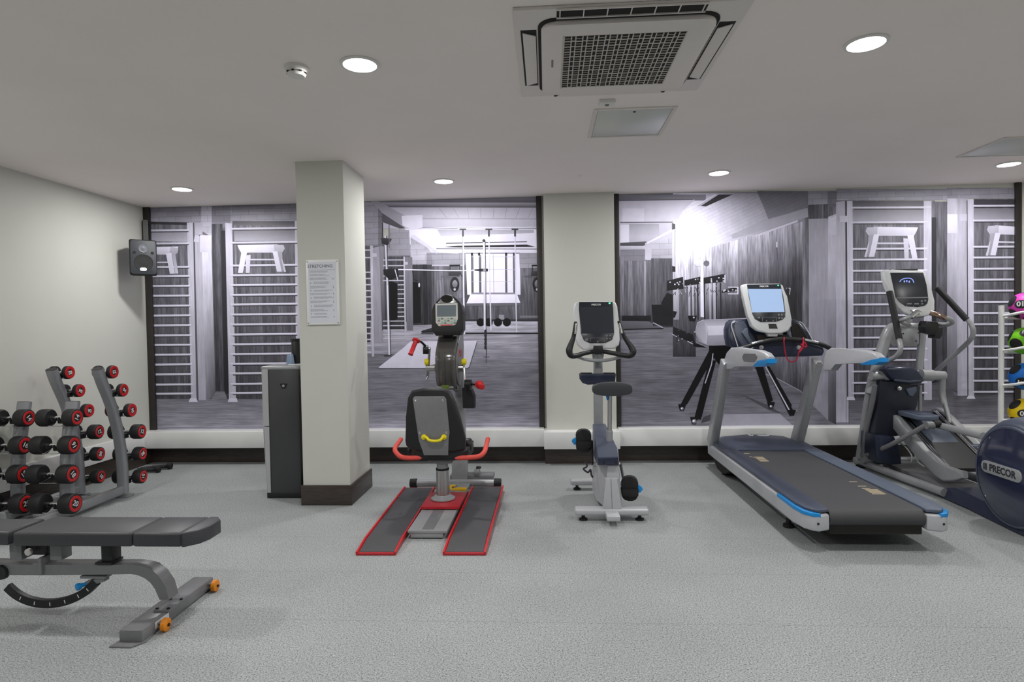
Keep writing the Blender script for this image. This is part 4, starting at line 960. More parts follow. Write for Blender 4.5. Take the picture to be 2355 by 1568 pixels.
for s, u0, u1 in ((-1, 980, 1001), (1, 1044, 1066)):
    p, q_ = R.q(u0, 846, y=5.5), R.q(u1, 846, y=5.5)
    MB().lathe(p, q_-p, [(0,.03),(.0,.036),((q_-p).length,.036)], 20).obj('crank_axle', M['brushed'], t)
    c = R.q(982 if s < 0 else 1067, 832, y=5.47)
    MB().lathe(c+V(-.012*1,0,0), (1,0,0), [(-.012,.012),(-.006,.028),(.012,.032),(.03,.028),(.036,.012)], 10).obj('clamp_knob', M['yellow'], t)
mb = MB(); mb.beam(R.q(985,845,y=5.5), R.q(988,800,y=5.46), .016, .05, up=(0,1,0), bevel=.004); ar = mb.obj('crank_arm', M['brushed'], t)
p, q_ = R.q(973,804,y=5.44), R.q(992,804,y=5.46)
MB().lathe(p, q_-p, [(0,.03),(.0,.04),(.045,.042),(.048,.03)], 20).obj('pivot_barrel', M['black'], ar)
mb = MB(); R.tb(mb, [(978,795,Y_(5.42)),(968,786,Y_(5.36)),(958,783,Y_(5.33))], .010, 8, 3); mb.obj('grip_stem', M['black'], ar)
a, b = R.q(957,783,y=5.32), R.q(944,815,y=5.24); d = (b-a)
MB().lathe(a, d, [(-.01,.01),(-.008,.035),(.006,.036),(.01,.024),(.02,.02),(d.length-.01,.02),(d.length,.024),(d.length+.004,.015)], 18).obj('hand_grip', M['red'], t)
mb = MB(); mb.beam(R.q(986,850,y=5.5), R.q(983,868,y=5.5), .02, .03, up=(0,1,0)); mb.beam(R.q(984,866,y=5.48), R.q(981,872,y=5.46), .012, .01); mb.obj('lower_link', M['chrome'], t)
mb = MB(); mb.beam(R.q(1068,845,y=5.5), R.q(1070,884,y=5.46), .02, .05, up=(0,1,0), bevel=.004); ar = mb.obj('crank_arm', M['brushed'], t)
p, q_ = R.q(1070,883,y=5.44), R.q(1084,883,y=5.43)
MB().lathe(p, q_-p, [(0,.03),(.0,.04),(.055,.042),(.06,.03)], 20).obj('pivot_barrel', M['black'], ar)
mb = MB(); R.tb(mb, [(1084,884,Y_(5.42)),(1100,884,Y_(5.36))], .009, 8, 0); mb.obj('grip_stem', M['black'], ar)
a = R.q(1102,884,y=5.35); d = V(.12,-.42,-.02).normalized()
MB().lathe(a-d*.0, d, [(-.01,.01),(-.005,.036),(.012,.038),(.016,.024),(.12,.021),(.13,.028),(.135,.018)], 18).obj('hand_grip', M['red'], t)
mb = MB(); R.slab(mb, [(1062,893),(1072,889),(1085,896),(1091,912),(1091,939),(1064,939)], 5.5, .12, bevel=.012, seg=3); mb.obj('weight_pouch', M['foam'], t)
mb = MB(); R.slab(mb, [(1004,886),(1043,886),(1043,893),(1004,893)], 5.42, .12, bevel=.004); lk = mb.obj('height_bracket', M['silver'], t)
mb = MB(); R.slab(mb, [(1016,885),(1032,885),(1032,895),(1016,895)], 5.41, .02, bevel=.002); mb.obj('green_label', mat('olive green label', rgb(96,118,40), .5), lk)
# console
mb = MB(); R.slab(mb, [(1019,770),(1041,770),(1043,800),(1017,800)], 5.50, .06, bevel=.006); mb.obj('console_neck', M['black'], t)
cs = [(992,760),(992,715),(996,703),(1004,692),(1017,680),(1028,677),(1042,679),(1055,692),(1063,704),(1065,720),(1065,758),(1058,771),(1002,772)]
mb = MB(); R.slab(mb, cs, 5.40, .17, bevel=.016, seg=3, tilt=.0006, vref=772); cn = mb.obj('console_shell', M['black'], t, ang=50)
mb = MB(); R.slab(mb, [(1001,698),(1052,697),(1053,733),(1047,747),(1040,749),(1009,750),(1002,742)], 5.393, .02, bevel=.003, tilt=.0006, vref=772); bz = mb.obj('bezel', M['plastic_w'], cn)
mb = MB(); R.slab(mb, [(1005,702),(1048.5,701),(1048.5,727),(1005,727.5)], 5.388, .01, tilt=.0006, vref=772); mb.obj('lcd_screen', mat('grey lcd glass', rgb(118,130,138), .15, noise=.05, nscale=3), bz)
mb = MB(); rn_ = random.Random(9)
for i in range(6):
    for j in range(3):
        u, v = 1007+i*7.3, 731+j*5; mb.mat((i+j) % 3); R.slab(mb, [(u,v),(u+4.5,v),(u+4.5,v+3),(u,v+3)], 5.388, .008, tilt=.0006, vref=772)
mb.obj('keypad', [mat('mint key', rgb(120,196,170), .5), M['grey_ink'], mat('pale key', rgb(205,205,190), .5)], bz)
mb = MB(); R.slab(mb, [(1012,746.5),(1042,746),(1038,748.5),(1014,749)], 5.388, .008, tilt=.0006, vref=772); mb.obj('red_strip', M['red'], bz)
mb = MB(); R.slab(mb, [(1006,697),(1018,682),(1027,679),(1039,680),(1052,697)], 5.392, .02, bevel=.003, tilt=.0006, vref=772); hd_ = mb.obj('hood_rim', M['chrome'], cn)
mb = MB(); R.slab(mb, [(1028+13.5*math.cos(a*PI/9), 687+9*math.sin(a*PI/9)) for a in range(18)], 5.388, .01, tilt=.0006, vref=772); mb.obj('hood_opening', M['dark'], hd_)
mb = MB(); R.slab(mb, [(997,763),(1062,762),(1057,770),(1003,771)], 5.385, .02, bevel=.003); mb.obj('lower_slot', M['dark'], cn)
# ---------------------------------------------------------------- upright bike
R = Ref((.45, 4.9, 0)); t = thing('upright_exercise_bike', 'grey upright exercise bike with dark console in front of the pillar', 'exercise bike', R.o)
def stab(v_t, v_b, u0, u1, y, dy, nm):
    a, b = W.p(u0, v_t, y=y), W.p(u1, v_b, y=y)
    o = MB().box(R.w((a.x+b.x)/2, y+dy/2, (a.z+b.z)/2), (b.x-a.x, dy, a.z-b.z), bevel=.018, seg=3).obj(nm, M['pale'], t)
    return o, a, b
o1, a1, b1 = stab(1171, 1187, 1321.5, 1494, 4.60, .10, 'rear_stabiliser')
o2, a2, b2 = stab(1104, 1117, 1312, 1440, 5.47, .09, 'front_stabiliser')
for (o_, a, b, y) in ((o1, a1, b1, 4.65), (o2, a2, b2, 5.515)):
    for s in (.12, .88):
        MB().lathe(R.w(a.x+(b.x-a.x)*s, y, .0), (0,0,1), [(0,.032),(.012,.032),(.02,.014),(b.z+.01,.012)], 18).obj('levelling_foot', M['rubber'], o_)
MB().box(R.w((a1.x+b1.x)/2, 4.9, b1.z+.018), (.10, .85, .04), bevel=.01).obj('lower_spine', M['pale'], t)
# lower body, pale
mb = MB(); rings = []
for y, pts in ((4.64, ((1389,1166),(1427,1166),(1423,1070),(1398,1070))), (4.76, ((1384,1160),(1430,1160),(1424,1068),(1378,1068))), (5.05, ((1372,1150),(1428,1150),(1421,1030),(1368,1030))), (5.38, ((1362,1128),(1400,1128),(1396,1000),(1362,1000)))):
    rings.append([R.q(u, v, y=y) for u, v in pts])
mb.loft(rings); bdy = mb.obj('lower_shroud', M['pale'], t, ang=30)
mb = MB(); R.slab(mb, [(1391,1100),(1421,1100),(1427,1168),(1430,1176),(1386,1176),(1389,1168)], 4.615, .05, bevel=.008); mb.obj('rear_post_cover', M['pale'], t)
mb = MB(); mb.tube([R.q(1405,1100,y=4.613), R.q(1408,1170,y=4.613)], .0012, 6); mb.obj('centre_seam', M['grey_ink'], bdy)
# upper shroud, navy, widening to the rear cap
mb = MB(); rings = []
for y, pts in ((4.62, ((1376,1069),(1423,1069),(1422,1050),(1376,1052))), (4.72, ((1374,1069),(1424,1069),(1419,1030),(1372,1030))), (5.0, ((1369,1056),(1414,1056),(1400,990),(1366,992))), (5.22, ((1362,1040),(1402,1040),(1392,974),(1363,975))), (5.42, ((1366,1030),(1392,1030),(1385,985),(1369,985)))):
    rings.append([R.q(u, v, y=y) for u, v in pts])
mb.loft(rings); us = mb.obj('upper_shroud', M['navy'], t, ang=30)
mb = MB(); R.slab(mb, [(1376,1054),(1422,1052),(1423,1069),(1376,1070)], 4.60, .06, bevel=.006); mb.obj('rear_cap', M['navyd'], us)
for u in (1389, 1416.5): MB().lathe(R.q(u,1063,y=4.60), (0,-1,0), [(0,.009),(.003,.009)], 12).obj('cap_screw', M['dark'], us)
# cranks and pedals
ax = R.q(1395,1068,y=5.02); 
MB().lathe(ax-V(.11,0,0), (1,0,0), [(0,.02),(.22,.02)], 16).obj('crank_axle', M['brushed'], t)
for s, (u, v), yp in ((-1, (1342,1013), 5.0), (1, (1448,1122), 4.78)):
    pc_ = R.q(u, v, y=yp); A = V(ax.x+s*.115, ax.y, ax.z); B = V(ax.x+s*.12, pc_.y, pc_.z)
    MB().beam(A, B, .032, .018, up=(1,0,0), bevel=.004).obj('crank_arm', M['black'], t)
    MB().lathe(B, V(s,0,0), [(0,.009),(abs(pc_.x-B.x),.009)], 10).obj('pedal_spindle', M['chrome'], t)
    mb = MB(); w_, h_ = (.125, .19)
    mb.prism([pc_+V(x,-.03,z) for x, z in rrect(w_, h_, .045, 5)], (0,.06,0), bevel=.014, seg=3); pd = mb.obj('pedal', M['rubber'], t)
    mb = MB(); mb.prism([pc_+V(x,-.046,z) for x, z in ((-w_*.52,.0),(w_*.52,.0),(w_*.5,-.05),(0,-.066),(-w_*.5,-.05))], (0,.03,0), bevel=.008); mb.obj('toe_strap', M['foam'], pd)
    mb = MB(); mb.prism([pc_+V(s*(w_/2)+x*s,-.03,z) for x, z in ((-.004,.035),(.03,.012),(.036,-.004),(.016,-.03),(-.004,-.026))], (0,.03,0), bevel=.004); mb.obj('strap_buckle', M['blue'], pd)
mb = MB(); R.tb(mb, [(1346,1062,Y_(5.3)),(1350,1072,Y_(5.28)),(1342,1078,Y_(5.28)),(1352,1086,Y_(5.27)),(1358,1080,Y_(5.3)),(1360,1092,Y_(5.28)),(1364,1098,Y_(5.27))], .008, 8); mb.obj('power_lead', mat('dark purple cable', rgb(60,50,66), .5), t)
# seat post and saddle
mb = MB(); R.tb(mb, [(1401,1046,Y_(4.86)),(1402,990,Y_(4.84))], .026, 20, 0); mb.obj('post_sleeve', M['silver'], t)
mb = MB(); R.tb(mb, [(1402,992,Y_(4.84)),(1402.5,900,Y_(4.81))], .0175, 20, 0); sp_ = mb.obj('seat_post', M['brushed'], t)
mb = MB(); R.slab(mb, [(1393,908),(1398,906),(1400,918),(1396,921)], 4.79, .02, bevel=.003); mb.obj('height_lever', M['blue'], sp_)
sc = R.q(1405, 893, y=4.74)
mb = MB(); rr = []
for y, w_, zt2, zb2 in ((-.13,.12,.045,-.03),(-.145+.02,.148,.056,-.045),(-.06,.152,.058,-.042),(.03,.12,.045,-.022),(.10,.055,.04,-.015),(.15,.032,.036,-.01),(.165,.02,.03,0)):
    rr.append([sc+V(w_*math.cos(a), y, (zt2 if math.sin(a) > 0 else -zb2)*(abs(math.sin(a))**.55)*(1 if math.sin(a) > 0 else -1)) for a in [2*PI*i/24 for i in range(24)]])
mb.loft(rr); mb.obj('saddle', mat('charcoal saddle vinyl', rgb(52,54,58), .5, noise=.05, nscale=80, bump=.1), t, ang=60)
# mast and console
mb = MB(); a, b = W.p(1365,830,y=5.34), W.p(1386,830,y=5.34)
mb.beam(R.q(1376,985,y=5.33), R.q(1375,815,y=5.36), b.x-a.x, .06, up=(0,1,0), bevel=.014, seg=3); mb.obj('mast', M['silver'], t)
mb = MB(); R.slab(mb, [(1333,860),(1417,860),(1415,877),(1412,882),(1352,885),(1340,881),(1334,873)], 5.24, .12, bevel=.012, seg=3); mb.obj('bottle_tray', M['navyd'], t)
mb = MB(); R.slab(mb, [(1336,858),(1362,858),(1362,862),(1336,862)], 5.26, .08); R.slab(mb, [(1389,858),(1415,858),(1415,862),(1389,862)], 5.26, .08); mb.obj('tray_recess', M['dark'], t)
T_ = dict(tilt=.0013, vref=805)
sh = [(1319,767),(1318.5,735),(1319.5,704),(1323,696),(1332,693),(1407,693),(1416,695.5),(1420,704),(1423,732),(1426,781),(1424,793),(1414,802),(1342,805),(1329,795)]
mb = MB(); R.slab(mb, sh, 5.22, .075, bevel=.018, seg=4, **T_); cn = mb.obj('console_shell', M['greyp'], t, ang=50)
mb = MB(); R.slab(mb, [(1332,694),(1409,694),(1412.5,767),(1408,781),(1393,788.5),(1356,789),(1343,783),(1336,767),(1331.5,710)], 5.214, .02, bevel=.003, **T_); fc = mb.obj('fascia', M['screen'], cn)
mb = MB(); R.slab(mb, [(1334,706),(1410,706),(1412,766),(1337,767)], 5.2125, .006, **T_); mb.obj('display', mat('dark standby display', rgb(58,62,70), .12, noise=.03, nscale=4), fc)
def panel_basis(u, v, y, tilt=.0013, vref=805, dz=-.0035):
    p = R.q(u, v, y=y+(vref-v)*tilt); p2 = R.q(u, v-10, y=y+(vref-v+10)*tilt)
    return basis(p+V(0,dz,0), (1,0,0), p2-p)
mb = MB(); mb.text('PRECOR', .022, panel_basis(1371, 700.5, 5.214), font_bold=.0006); mb.obj('maker_lettering', M['decal'], fc)
mb = MB(); R.slab(mb, [(1400,695.5),(1404,695.5),(1404,698.5),(1400,698.5)], 5.2115, .005, **T_); mb.obj('status_light', mat('green indicator', rgb(40,220,120), .4, emit=(.1,1,.4,1), estr=2), fc)
mb = MB()
for u0, v0, u1, v1 in ((1358,776.5,1390,777.3),(1358,777,1358.7,787),(1389.4,777,1390,787),(1340,769,1350,771),(1346,779,1352,783),(1393,770,1398,773),(1401,770,1406,773),(1394,777,1398,780),(1401,777,1405,780),(1373,784,1376,787)):
    R.slab(mb, [(u0,v0),(u1,v0),(u1,v1),(u0,v1)], 5.2125, .006, **T_)
mb.obj('keys', M['grey_ink'], fc)
hb = MB(); yy = 5.05
R.tb(hb, [(1324,740,Y_(5.02)),(1322,756,Y_(5.01)),(1319,775,Y_(5.01)),(1313,792,Y_(5.0)),(1309,806,Y_(4.99)),(1313,817,Y_(4.99)),(1325,818,Y_(5.02)),(1345,812,Y_(5.08)),(1369,808,Y_(5.14)),(1385,808,Y_(5.14)),(1410,812,Y_(5.08)),(1435,817,Y_(5.02)),(1450,817,Y_(4.99)),(1456,808,Y_(4.99)),(1450,795,Y_(5.0)),(1438,778,Y_(5.01)),(1430,760,Y_(5.01)),(1423,738,Y_(5.02))], [.013,.016,.018,.024,.028,.024,.021,.019,.018,.018,.019,.021,.024,.028,.024,.018,.016,.013], 14, 5)
hb_ = hb.obj('handlebar', M['black'], t)
for pts in ([(1326,744,Y_(4.992)),(1323.5,768,Y_(4.985))], [(1424,744,Y_(4.992)),(1430,767,Y_(4.985))]):
    mb = MB(); R.tb(mb, pts, .0105, 10, 0); mb.obj('pulse_sensor', M['chrome'], hb_)
mb = MB(); R.tb(mb, [(1327,820,Y_(5.12)),(1350,827,Y_(5.14)),(1376,829,Y_(5.15)),(1402,827,Y_(5.14)),(1429,820,Y_(5.12))], .014, 12); mb.obj('lower_brace', M['silver'], t)
mb = MB(); R.slab(mb, [(1366,795),(1386,795),(1388,808),(1384,815),(1368,815),(1364,808)], 5.11, .06, bevel=.006); mb.obj('bar_clamp', M['black'], t)
mb = MB(); R.slab(mb, [(1362,812),(1390,812),(1386,832),(1366,832)], 5.22, .12, bevel=.012); mb.obj('neck', M['silver'], t)
# ---------------------------------------------------------------- treadmill
R = Ref((2.09, 5.1, 0)); t = thing('treadmill', 'large grey and navy treadmill with lit pale blue screen', 'treadmill', R.o)
bz = .278
bx0, bx1 = 1.795, 2.385
# belt with its rear roller
mb = MB(); pr = [(5.85,bz),(4.03,bz)] + [(4.03-.055*math.sin(a), bz-.055+.055*math.cos(a)) for a in [PI*i/8 for i in range(1, 9)]] + [(5.85,bz-.11)]
mb.prism([R.w(bx0, y, z) for y, z in pr], (bx1-bx0, 0, 0)); bl = mb.obj('running_belt', M['belt'], t, ang=30)
tan = mat('worn tan print', rgb(196,180,150), .6, noise=.15, nscale=60)
mb = MB()
for v, u0, u1 in ((1042.5,1711,1724),(1050,1724,1729),(1051,1731,1734)): a, b = R.q(u0, v, z=bz+.001), R.q(u1, v, z=bz+.001); mb.box(((a.x+b.x)/2, a.y, bz+.0005), (b.x-a.x, .018, .001))
for k in range(5): 
    a = R.q(1733+k*3.2, 1051+k*2.3, z=bz); mb.box((a.x+.045, a.y, bz+.0005), (.075, .02, .001))
for v, u0, u1 in ((1107.5,1953,1971),(1117.5,1973,1992),(1122.5,1983,2001)): a, b = R.q(u0, v, z=bz+.001), R.q(u1, v, z=bz+.001); mb.box(((a.x+b.x)/2, a.y, bz+.0005), (b.x-a.x, .012, .001))
for k in range(5):
    a = R.q(1991+k*4.2, 1126+k*2.4, z=bz); mb.box((a.x+.04, a.y, bz+.0005), (.09, .014, .001))
mb.obj('printed_marks', tan, bl)
mb = MB(); mb.box(R.w((bx0+bx1)/2, 5.0, .15), (bx1-bx0-.02, 2.0, .06)); mb.box(R.w((bx0+bx1)/2-.05, 4.25, .15), (bx1-bx0-.14, .3, .05)); mb.obj('deck', M['dark'], t)
# side rails: navy top over a pale side, wrapped round the rear corners
for s, xi, xo, nm in ((-1, bx0-.008, 1.642, 'l'), (1, bx1+.008, 2.545, 'r')):
    w_ = abs(xo-xi)
    mb = MB(); xin = xi
    ol = [(xin,5.86),(xin,4.28),(xin-s*.0+s*-.012 if 0 else xin,4.2),(xin+s*.0,4.06 if s > 0 else 4.02),(xin,3.985),(xi+s*(w_*.5),3.965),(xo-s*.045,3.99),(xo-s*.018,4.04),(xo,4.14),(xo,6.02),(xi+s*w_*.5,6.05)]
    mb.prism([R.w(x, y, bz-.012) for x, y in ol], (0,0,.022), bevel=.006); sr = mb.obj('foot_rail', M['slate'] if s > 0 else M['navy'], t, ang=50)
    mb = MB(); ol2 = [(xin,4.10),(xin,3.975),(xi+s*(w_*.5),3.945),(xo-s*.035,3.965),(xo+s*.0,4.02),(xo+s*.014,4.14),(xo+s*.014,6.30),(xo-s*.03,6.30),(xo-s*.03,4.10)]
    mb.prism([R.w(x, y, bz-.128) for x, y in ol2], (0,0,.108), bevel=.014, seg=3); sd_ = mb.obj('side_fairing', M['pale'], t, ang=50)
    mb = MB(); ol3 = [(xi+s*(w_*.45),3.943),(xo-s*.035,3.961),(xo+s*.004,4.016),(xo+s*.018,4.14),(xo+s*.018,4.42 if s < 0 else 4.2),(xo-s*.02,4.42 if s < 0 else 4.2),(xo-s*.02,4.14),(xo-s*.06,4.03),(xi+s*(w_*.45),3.99)]
    mb.prism([R.w(x, y, bz-.034) for x, y in ol3], (0,0,.024), bevel=.003); mb.obj('blue_stripe', M['blue'], sd_, ang=50)
    MB().lathe(R.w(xi+s*w_*.55, 3.945, bz-.075), (0,-1,0), [(0,.008),(.002,.006)], 12).obj('screw_hole', M['dark'], sd_)
    mb = MB(); x = xi+s*w_*.35
    for y in (4.50, 6.05):
        mb.lathe(R.w(x, y, 0), (0,0,1), [(0,.04),(.02,.038),(.03,.018),(.16,.016)], 16)
    mb.obj('levelling_feet', M['rubber'], t)
    mb = MB().beam(R.w(x, 4.30, .145), R.w(x, 6.2, .145), .04, .04); mb.obj('frame_tube', M['dark'], t)
mb = MB(); mb.prism([R.w(1.68, y, z) for y, z in ((5.4,.15),(6.3,.15),(6.3,.10),(6.15,.035),(5.95,.03),(5.75,.10))], (.82,0,0)); mb.obj('lift_housing', M['dark'], t)
# hood
mb = MB(); rings = []
for y, zs in ((5.82,(bz+.004,bz+.010,bz+.010,bz+.004)), (5.90,(bz+.012,bz+.036,bz+.036,bz+.012)), (6.10,(bz+.020,bz+.062,bz+.062,bz+.020)), (6.30,(bz+.02,bz+.075,bz+.075,bz+.02)), (6.42,(bz+.0,bz+.050,bz+.050,bz+.0)), (6.46,(bz-.03,bz-.0,bz-.0,bz-.03))):
    k = 1 if y < 6.35 else .97 if y < 6.45 else .93
    xs_ = [(1.655,.0),(1.70,0),(1.80,1),(2.09,2),(2.38,1),(2.47,0),(2.53,0)]
    top = [R.w(2.09+(x-2.09)*k, y, (zs[0], (zs[0]+zs[1])/2+.004, zs[1])[int(h)]) for x, h in xs_]
    rings.append(top + [V(p.x, p.y, .13) for p in top[::-1]])
mb.loft(rings); hd = mb.obj('motor_hood', M['navy'], t, ang=30)
pb = R.q(1745, 1000, z=bz+.072)
a = R.q(1720, 1000, z=bz+.07); b = R.q(1770, 1000, z=bz+.07); yy = a.y
mb = MB(); n1 = V(0, .0, 1); 
mb.prism([V((a.x+b.x)/2+x, yy+y, bz+.062+y*.12+.006) for x, y in rrect(b.x-a.x, .075, .036, 5)], (0,0,.005), bevel=.001); bd = mb.obj('hood_badge', M['greyp'], hd)
MB().text('PRECOR', .05, basis(((a.x+b.x)/2, yy, bz+.0735), (1,0,0), (0,1,.12)), sx=.85, font_bold=.0008).obj('badge_lettering', M['grey_ink'], bd)
# uprights (they lean back towards the runner)
def lean(u0, v0, x0, u1, v1, x1):
    return R.q(u0, v0, x=x0), R.q(u1, v1, x=x1)
for s, (u0, v0), (u1, v1), x, nm in ((-1, (1641,1003), (1668,835), 1.665, 'l'), (1, (1843,1003), (1892,835), 2.50, 'r')):
    A, B = R.q(u0, v0, x=x), R.q(u1, v1, x=x)
    if s > 0:
        B.y, B.z = up_B.y, up_B.z; A.y, A.z = up_A.y, up_A.z
    else:
        up_A, up_B = A, B
    A2 = A+(A-B).normalized()*.10
    mb = MB(); mb.beam(A2, B+(B-A).normalized()*.02, .085, .135, up=(0,1,0), bevel=.012, seg=3, w2=.07, h2=.115); ur = mb.obj('upright', M['silver'], t)
    MB().beam(A2+V(s*.0,-.07,-.0)+V(0,-.002,0), B+V(0,-.058,0), .04, .006, up=(0,1,0), bevel=.002).obj('upright_inlay', M['steelg'], ur)
# arms that run back from the uprights
for s, x, out, pts in ((-1, 1.66, .062, [(1660,850),(1664,828),(1670,810),(1679,800),(1690,798.5),(1743,806.5),(1757,811),(1764,820),(1764,830),(1758,837),(1735,842),(1692,838),(1684,850)]),):
    P = [R.q(u, v, x=x) for u, v in pts]
    mb = MB(); mb.prism(P, (out,0,0), bevel=.016, seg=3); arm = mb.obj('side_arm', M['pale'], t, ang=55)
    Q2 = [R.q(u, v, x=x-.0012) for u, v in [(1711,813),(1737,813.5),(1742,820),(1738,830),(1732,833),(1711,831),(1707,822)]]
    MB().prism(Q2, (-.002,0,0)).obj('arm_slot', M['steelg'], arm)
    Q3 = [R.q(u, v, x=x-.004) for u, v in [(1742,829),(1756,827),(1765,825),(1765,835),(1758,840),(1736,844),(1730,841.5)]]
    MB().prism(Q3, (out+.010,0,0), bevel=.006).obj('blue_bumper', M['blue'], arm)
    arm_pts = P; b_pts = Q3; s_pts = Q2
xr_ = 2.50
mb = MB(); mb.prism([R.q(u, v, x=xr_) for u, v in [(1893,852),(1895,822),(1899,807),(1908,800.5),(1925,801),(1988,806),(2008,811),(2019,821),(2018,831),(2006,837),(1920,834),(1912,852)]], (.062,0,0), bevel=.012, seg=3); arm = mb.obj('side_arm', M['pale'], t, ang=55)
MB().prism([R.q(u, v, x=xr_-.004) for u, v in [(2004,827),(2014,826),(2021.5,823),(2022,832),(2010,839.5),(1984,839.5),(1976,836.5)]], (.072,0,0), bevel=.005).obj('blue_bumper', M['blue'], arm)
ya = up_B.y+R.o.y
# crossbar console
C = 5.98
mb = MB(); R.tb(mb, [(1690,804,Y_(C-.10)),(1714,799,Y_(C-.12)),(1740,790,Y_(C-.14)),(1769,783,Y_(C-.16)),(1797,780,Y_(C-.17)),(1824,780,Y_(C-.17)),(1856,784,Y_(C-.16)),(1886,791,Y_(C-.14)),(1908,800,Y_(C-.10))], .021, 14, 5); hbt = mb.obj('front_handlebar', M['black'], t)
for pts in ([(1729,790.5,Y_(C-.157)),(1742,786.5,Y_(C-.163)),(1754,783.5,Y_(C-.167))], [(1851,781,Y_(C-.18)),(1866,784,Y_(C-.175)),(1881,787.5,Y_(C-.165))]):
    mb = MB(); R.tb(mb, pts, .012, 10, 3); mb.obj('pulse_sensor', M['chrome'], hbt)
mb = MB(); R.slab(mb, [(1712,806),(1735,797),(1765,788),(1797,784),(1824,784),(1860,788),(1893,797),(1897,808),(1892,818),(1850,819.5),(1763,820.5),(1740,818)], C-.10, .16, bevel=.02, seg=3); mb.obj('crossbar_console', M['navyd'], t, ang=50)
for u in (1751, 1837): MB().lathe(R.q(u, 799, y=C-.10), (0,-1,0), [(0,.022),(.004,.02),(.006,.012)], 16).obj('fan_vent', M['brushed'], t)
mb = MB(); R.tb(mb, [(1804,776,Y_(C-.19)),(1803,785,Y_(C-.20)),(1805,805,Y_(C-.18)),(1809,822,Y_(C-.18)),(1816,831,Y_(C-.18)),(1825,831.5,Y_(C-.18)),(1833,825,Y_(C-.18)),(1838,808,Y_(C-.18)),(1845,795,Y_(C-.20)),(1848,781,Y_(C-.20)),(1848,776,Y_(C-.19))], .0055, 8); sc_ = mb.obj('safety_cord', mat('crimson cord', rgb(190,24,60), .6, noise=.1, nscale=90), t)
mb = MB(); R.tb(mb, [(1842,791,Y_(C-.21)),(1850,797,Y_(C-.215)),(1855,795,Y_(C-.21)),(1849,787,Y_(C-.212)),(1846,800,Y_(C-.21)),(1838,810,Y_(C-.20))], .007, 8); mb.obj('cord_knot', bpy.data.materials['crimson cord'], sc_)
# tray wings behind the display
mb = MB()
tp = [(1681,797),(1676,775),(1675.5,758),(1680,742),(1688,735.5),(1720,733),(1820,732),(1838,736.5),(1853,752),(1864,770),(1871,785),(1868,800),(1780,800),(1700,800)]
R.slab(mb, tp, C-.02, .20, bevel=.03, seg=3, tilt=.0009, vref=800); tw = mb.obj('tray_shell', M['navyd'], t, ang=50)
mb = MB()
for pts in ([(1697,797),(1690,775),(1682.5,752),(1684,742),(1690,737.5)], [(1870,784),(1858,762),(1847,745),(1838,739)]):
    R.tb(mb, [(u, v, Y_(C-.035+(800-v)*.0009)) for u, v in pts], .0045, 8, 4)
mb.obj('rim_line', M['greyp'], tw)
mb = MB(); R.slab(mb, [(1706,795),(1692,770),(1688,748),(1693,741),(1712,739),(1724,760),(1740,785),(1742,795)], C-.028, .02, bevel=.004, tilt=.0009, vref=800); mb.obj('bottle_well', M['navy'], tw)
mb = MB(); R.slab(mb, [(1862,785),(1850,765),(1838,748),(1826,740),(1818,745),(1822,770),(1826,788)], C-.028, .02, bevel=.004, tilt=.0009, vref=800); mb.obj('bottle_well', M['dark'], tw)
for pts_ in ([(1707,765),(1717,754),(1722,757),(1719,768),(1731,788),(1725,790)], [(1806,757),(1813,757),(1828,784),(1820,788)]):
    mb = MB(); R.slab(mb, pts_, C-.06, .05, bevel=.008, tilt=.0009, vref=800); mb.obj('mast_strut', M['slate'], tw)
# display
T_ = dict(tilt=.0011, vref=768); dy0 = C-.13
sh = [(1710,682),(1706,659),(1708,654.5),(1718,652.8),(1794,652),(1801,655.5),(1810,681),(1816,710),(1820.5,734),(1821.5,749),(1814,761),(1797,767.5),(1769,768),(1741,761),(1728,750),(1720,726)]
mb = MB(); R.slab(mb, sh, dy0, .07, bevel=.018, seg=4, **T_); ds = mb.obj('display_housing', M['greyp'], t, ang=50)
mb = MB(); R.slab(mb, [(1718,654),(1795,653),(1801,680),(1806,718),(1806,728),(1800,735),(1784,740),(1749,740.5),(1736,733),(1730.5,722),(1722,681)], dy0-.004, .02, bevel=.003, **T_); fc = mb.obj('fascia', M['screen'], ds)
mb = MB(); R.slab(mb, [(1719.8,664),(1797,664),(1804.5,717.5),(1730,718.4)], dy0-.0055, .006, **T_); mb.obj('lit_screen', mat('lit pale blue screen', rgb(60,70,90), .2, emit=rgb(176,202,240), estr=.85), fc)
mb = MB(); mb.text('PRECOR', .022, panel_basis(1757, 658.5, dy0-.004, .0011, 768), font_bold=.0006); mb.obj('maker_lettering', M['decal'], fc)
mb = MB(); R.slab(mb, [(1788,655),(1791,655),(1791.5,657.5),(1788.5,657.5)], dy0-.006, .005, **T_); mb.obj('status_light', bpy.data.materials['green indicator'], fc)
mb = MB()
for u0, v0, u1, v1 in ((1753,729,1786,729.8),(1753,729,1754,738),(1785.5,729,1786.3,738),(1789,721.5,1793,726),(1796,721.5,1800,726),(1790,728.5,1794,733),(1797,728.5,1800,733),(1732,721.5,1738,722.6),(1762,736,1764,739),(1777,736,1779,739),(1743,728,1748,732)):
    R.slab(mb, [(u0,v0),(u1,v0),(u1,v1),(u0,v1)], dy0-.0055, .006, **T_)
mb.obj('keys', M['grey_ink'], fc)
mb = MB(); R.slab(mb, [(1767,744.5),(1785,744.5),(1789,755.5),(1769,755.5)], dy0-.003, .012, bevel=.002, **T_); mb.obj('socket_cover', M['black'], ds)
mb = MB(); R.slab(mb, [(1764,766),(1790,766),(1788,774),(1768,774)], dy0+.02, .06, bevel=.006); mb.obj('display_neck', M['greyp'], t)
mb = MB(); R.slab(mb, [(1740,770),(1815,770),(1822,786),(1745,788)], C-.06, .10, bevel=.01); mb.obj('neck_well', M['dark'], t)
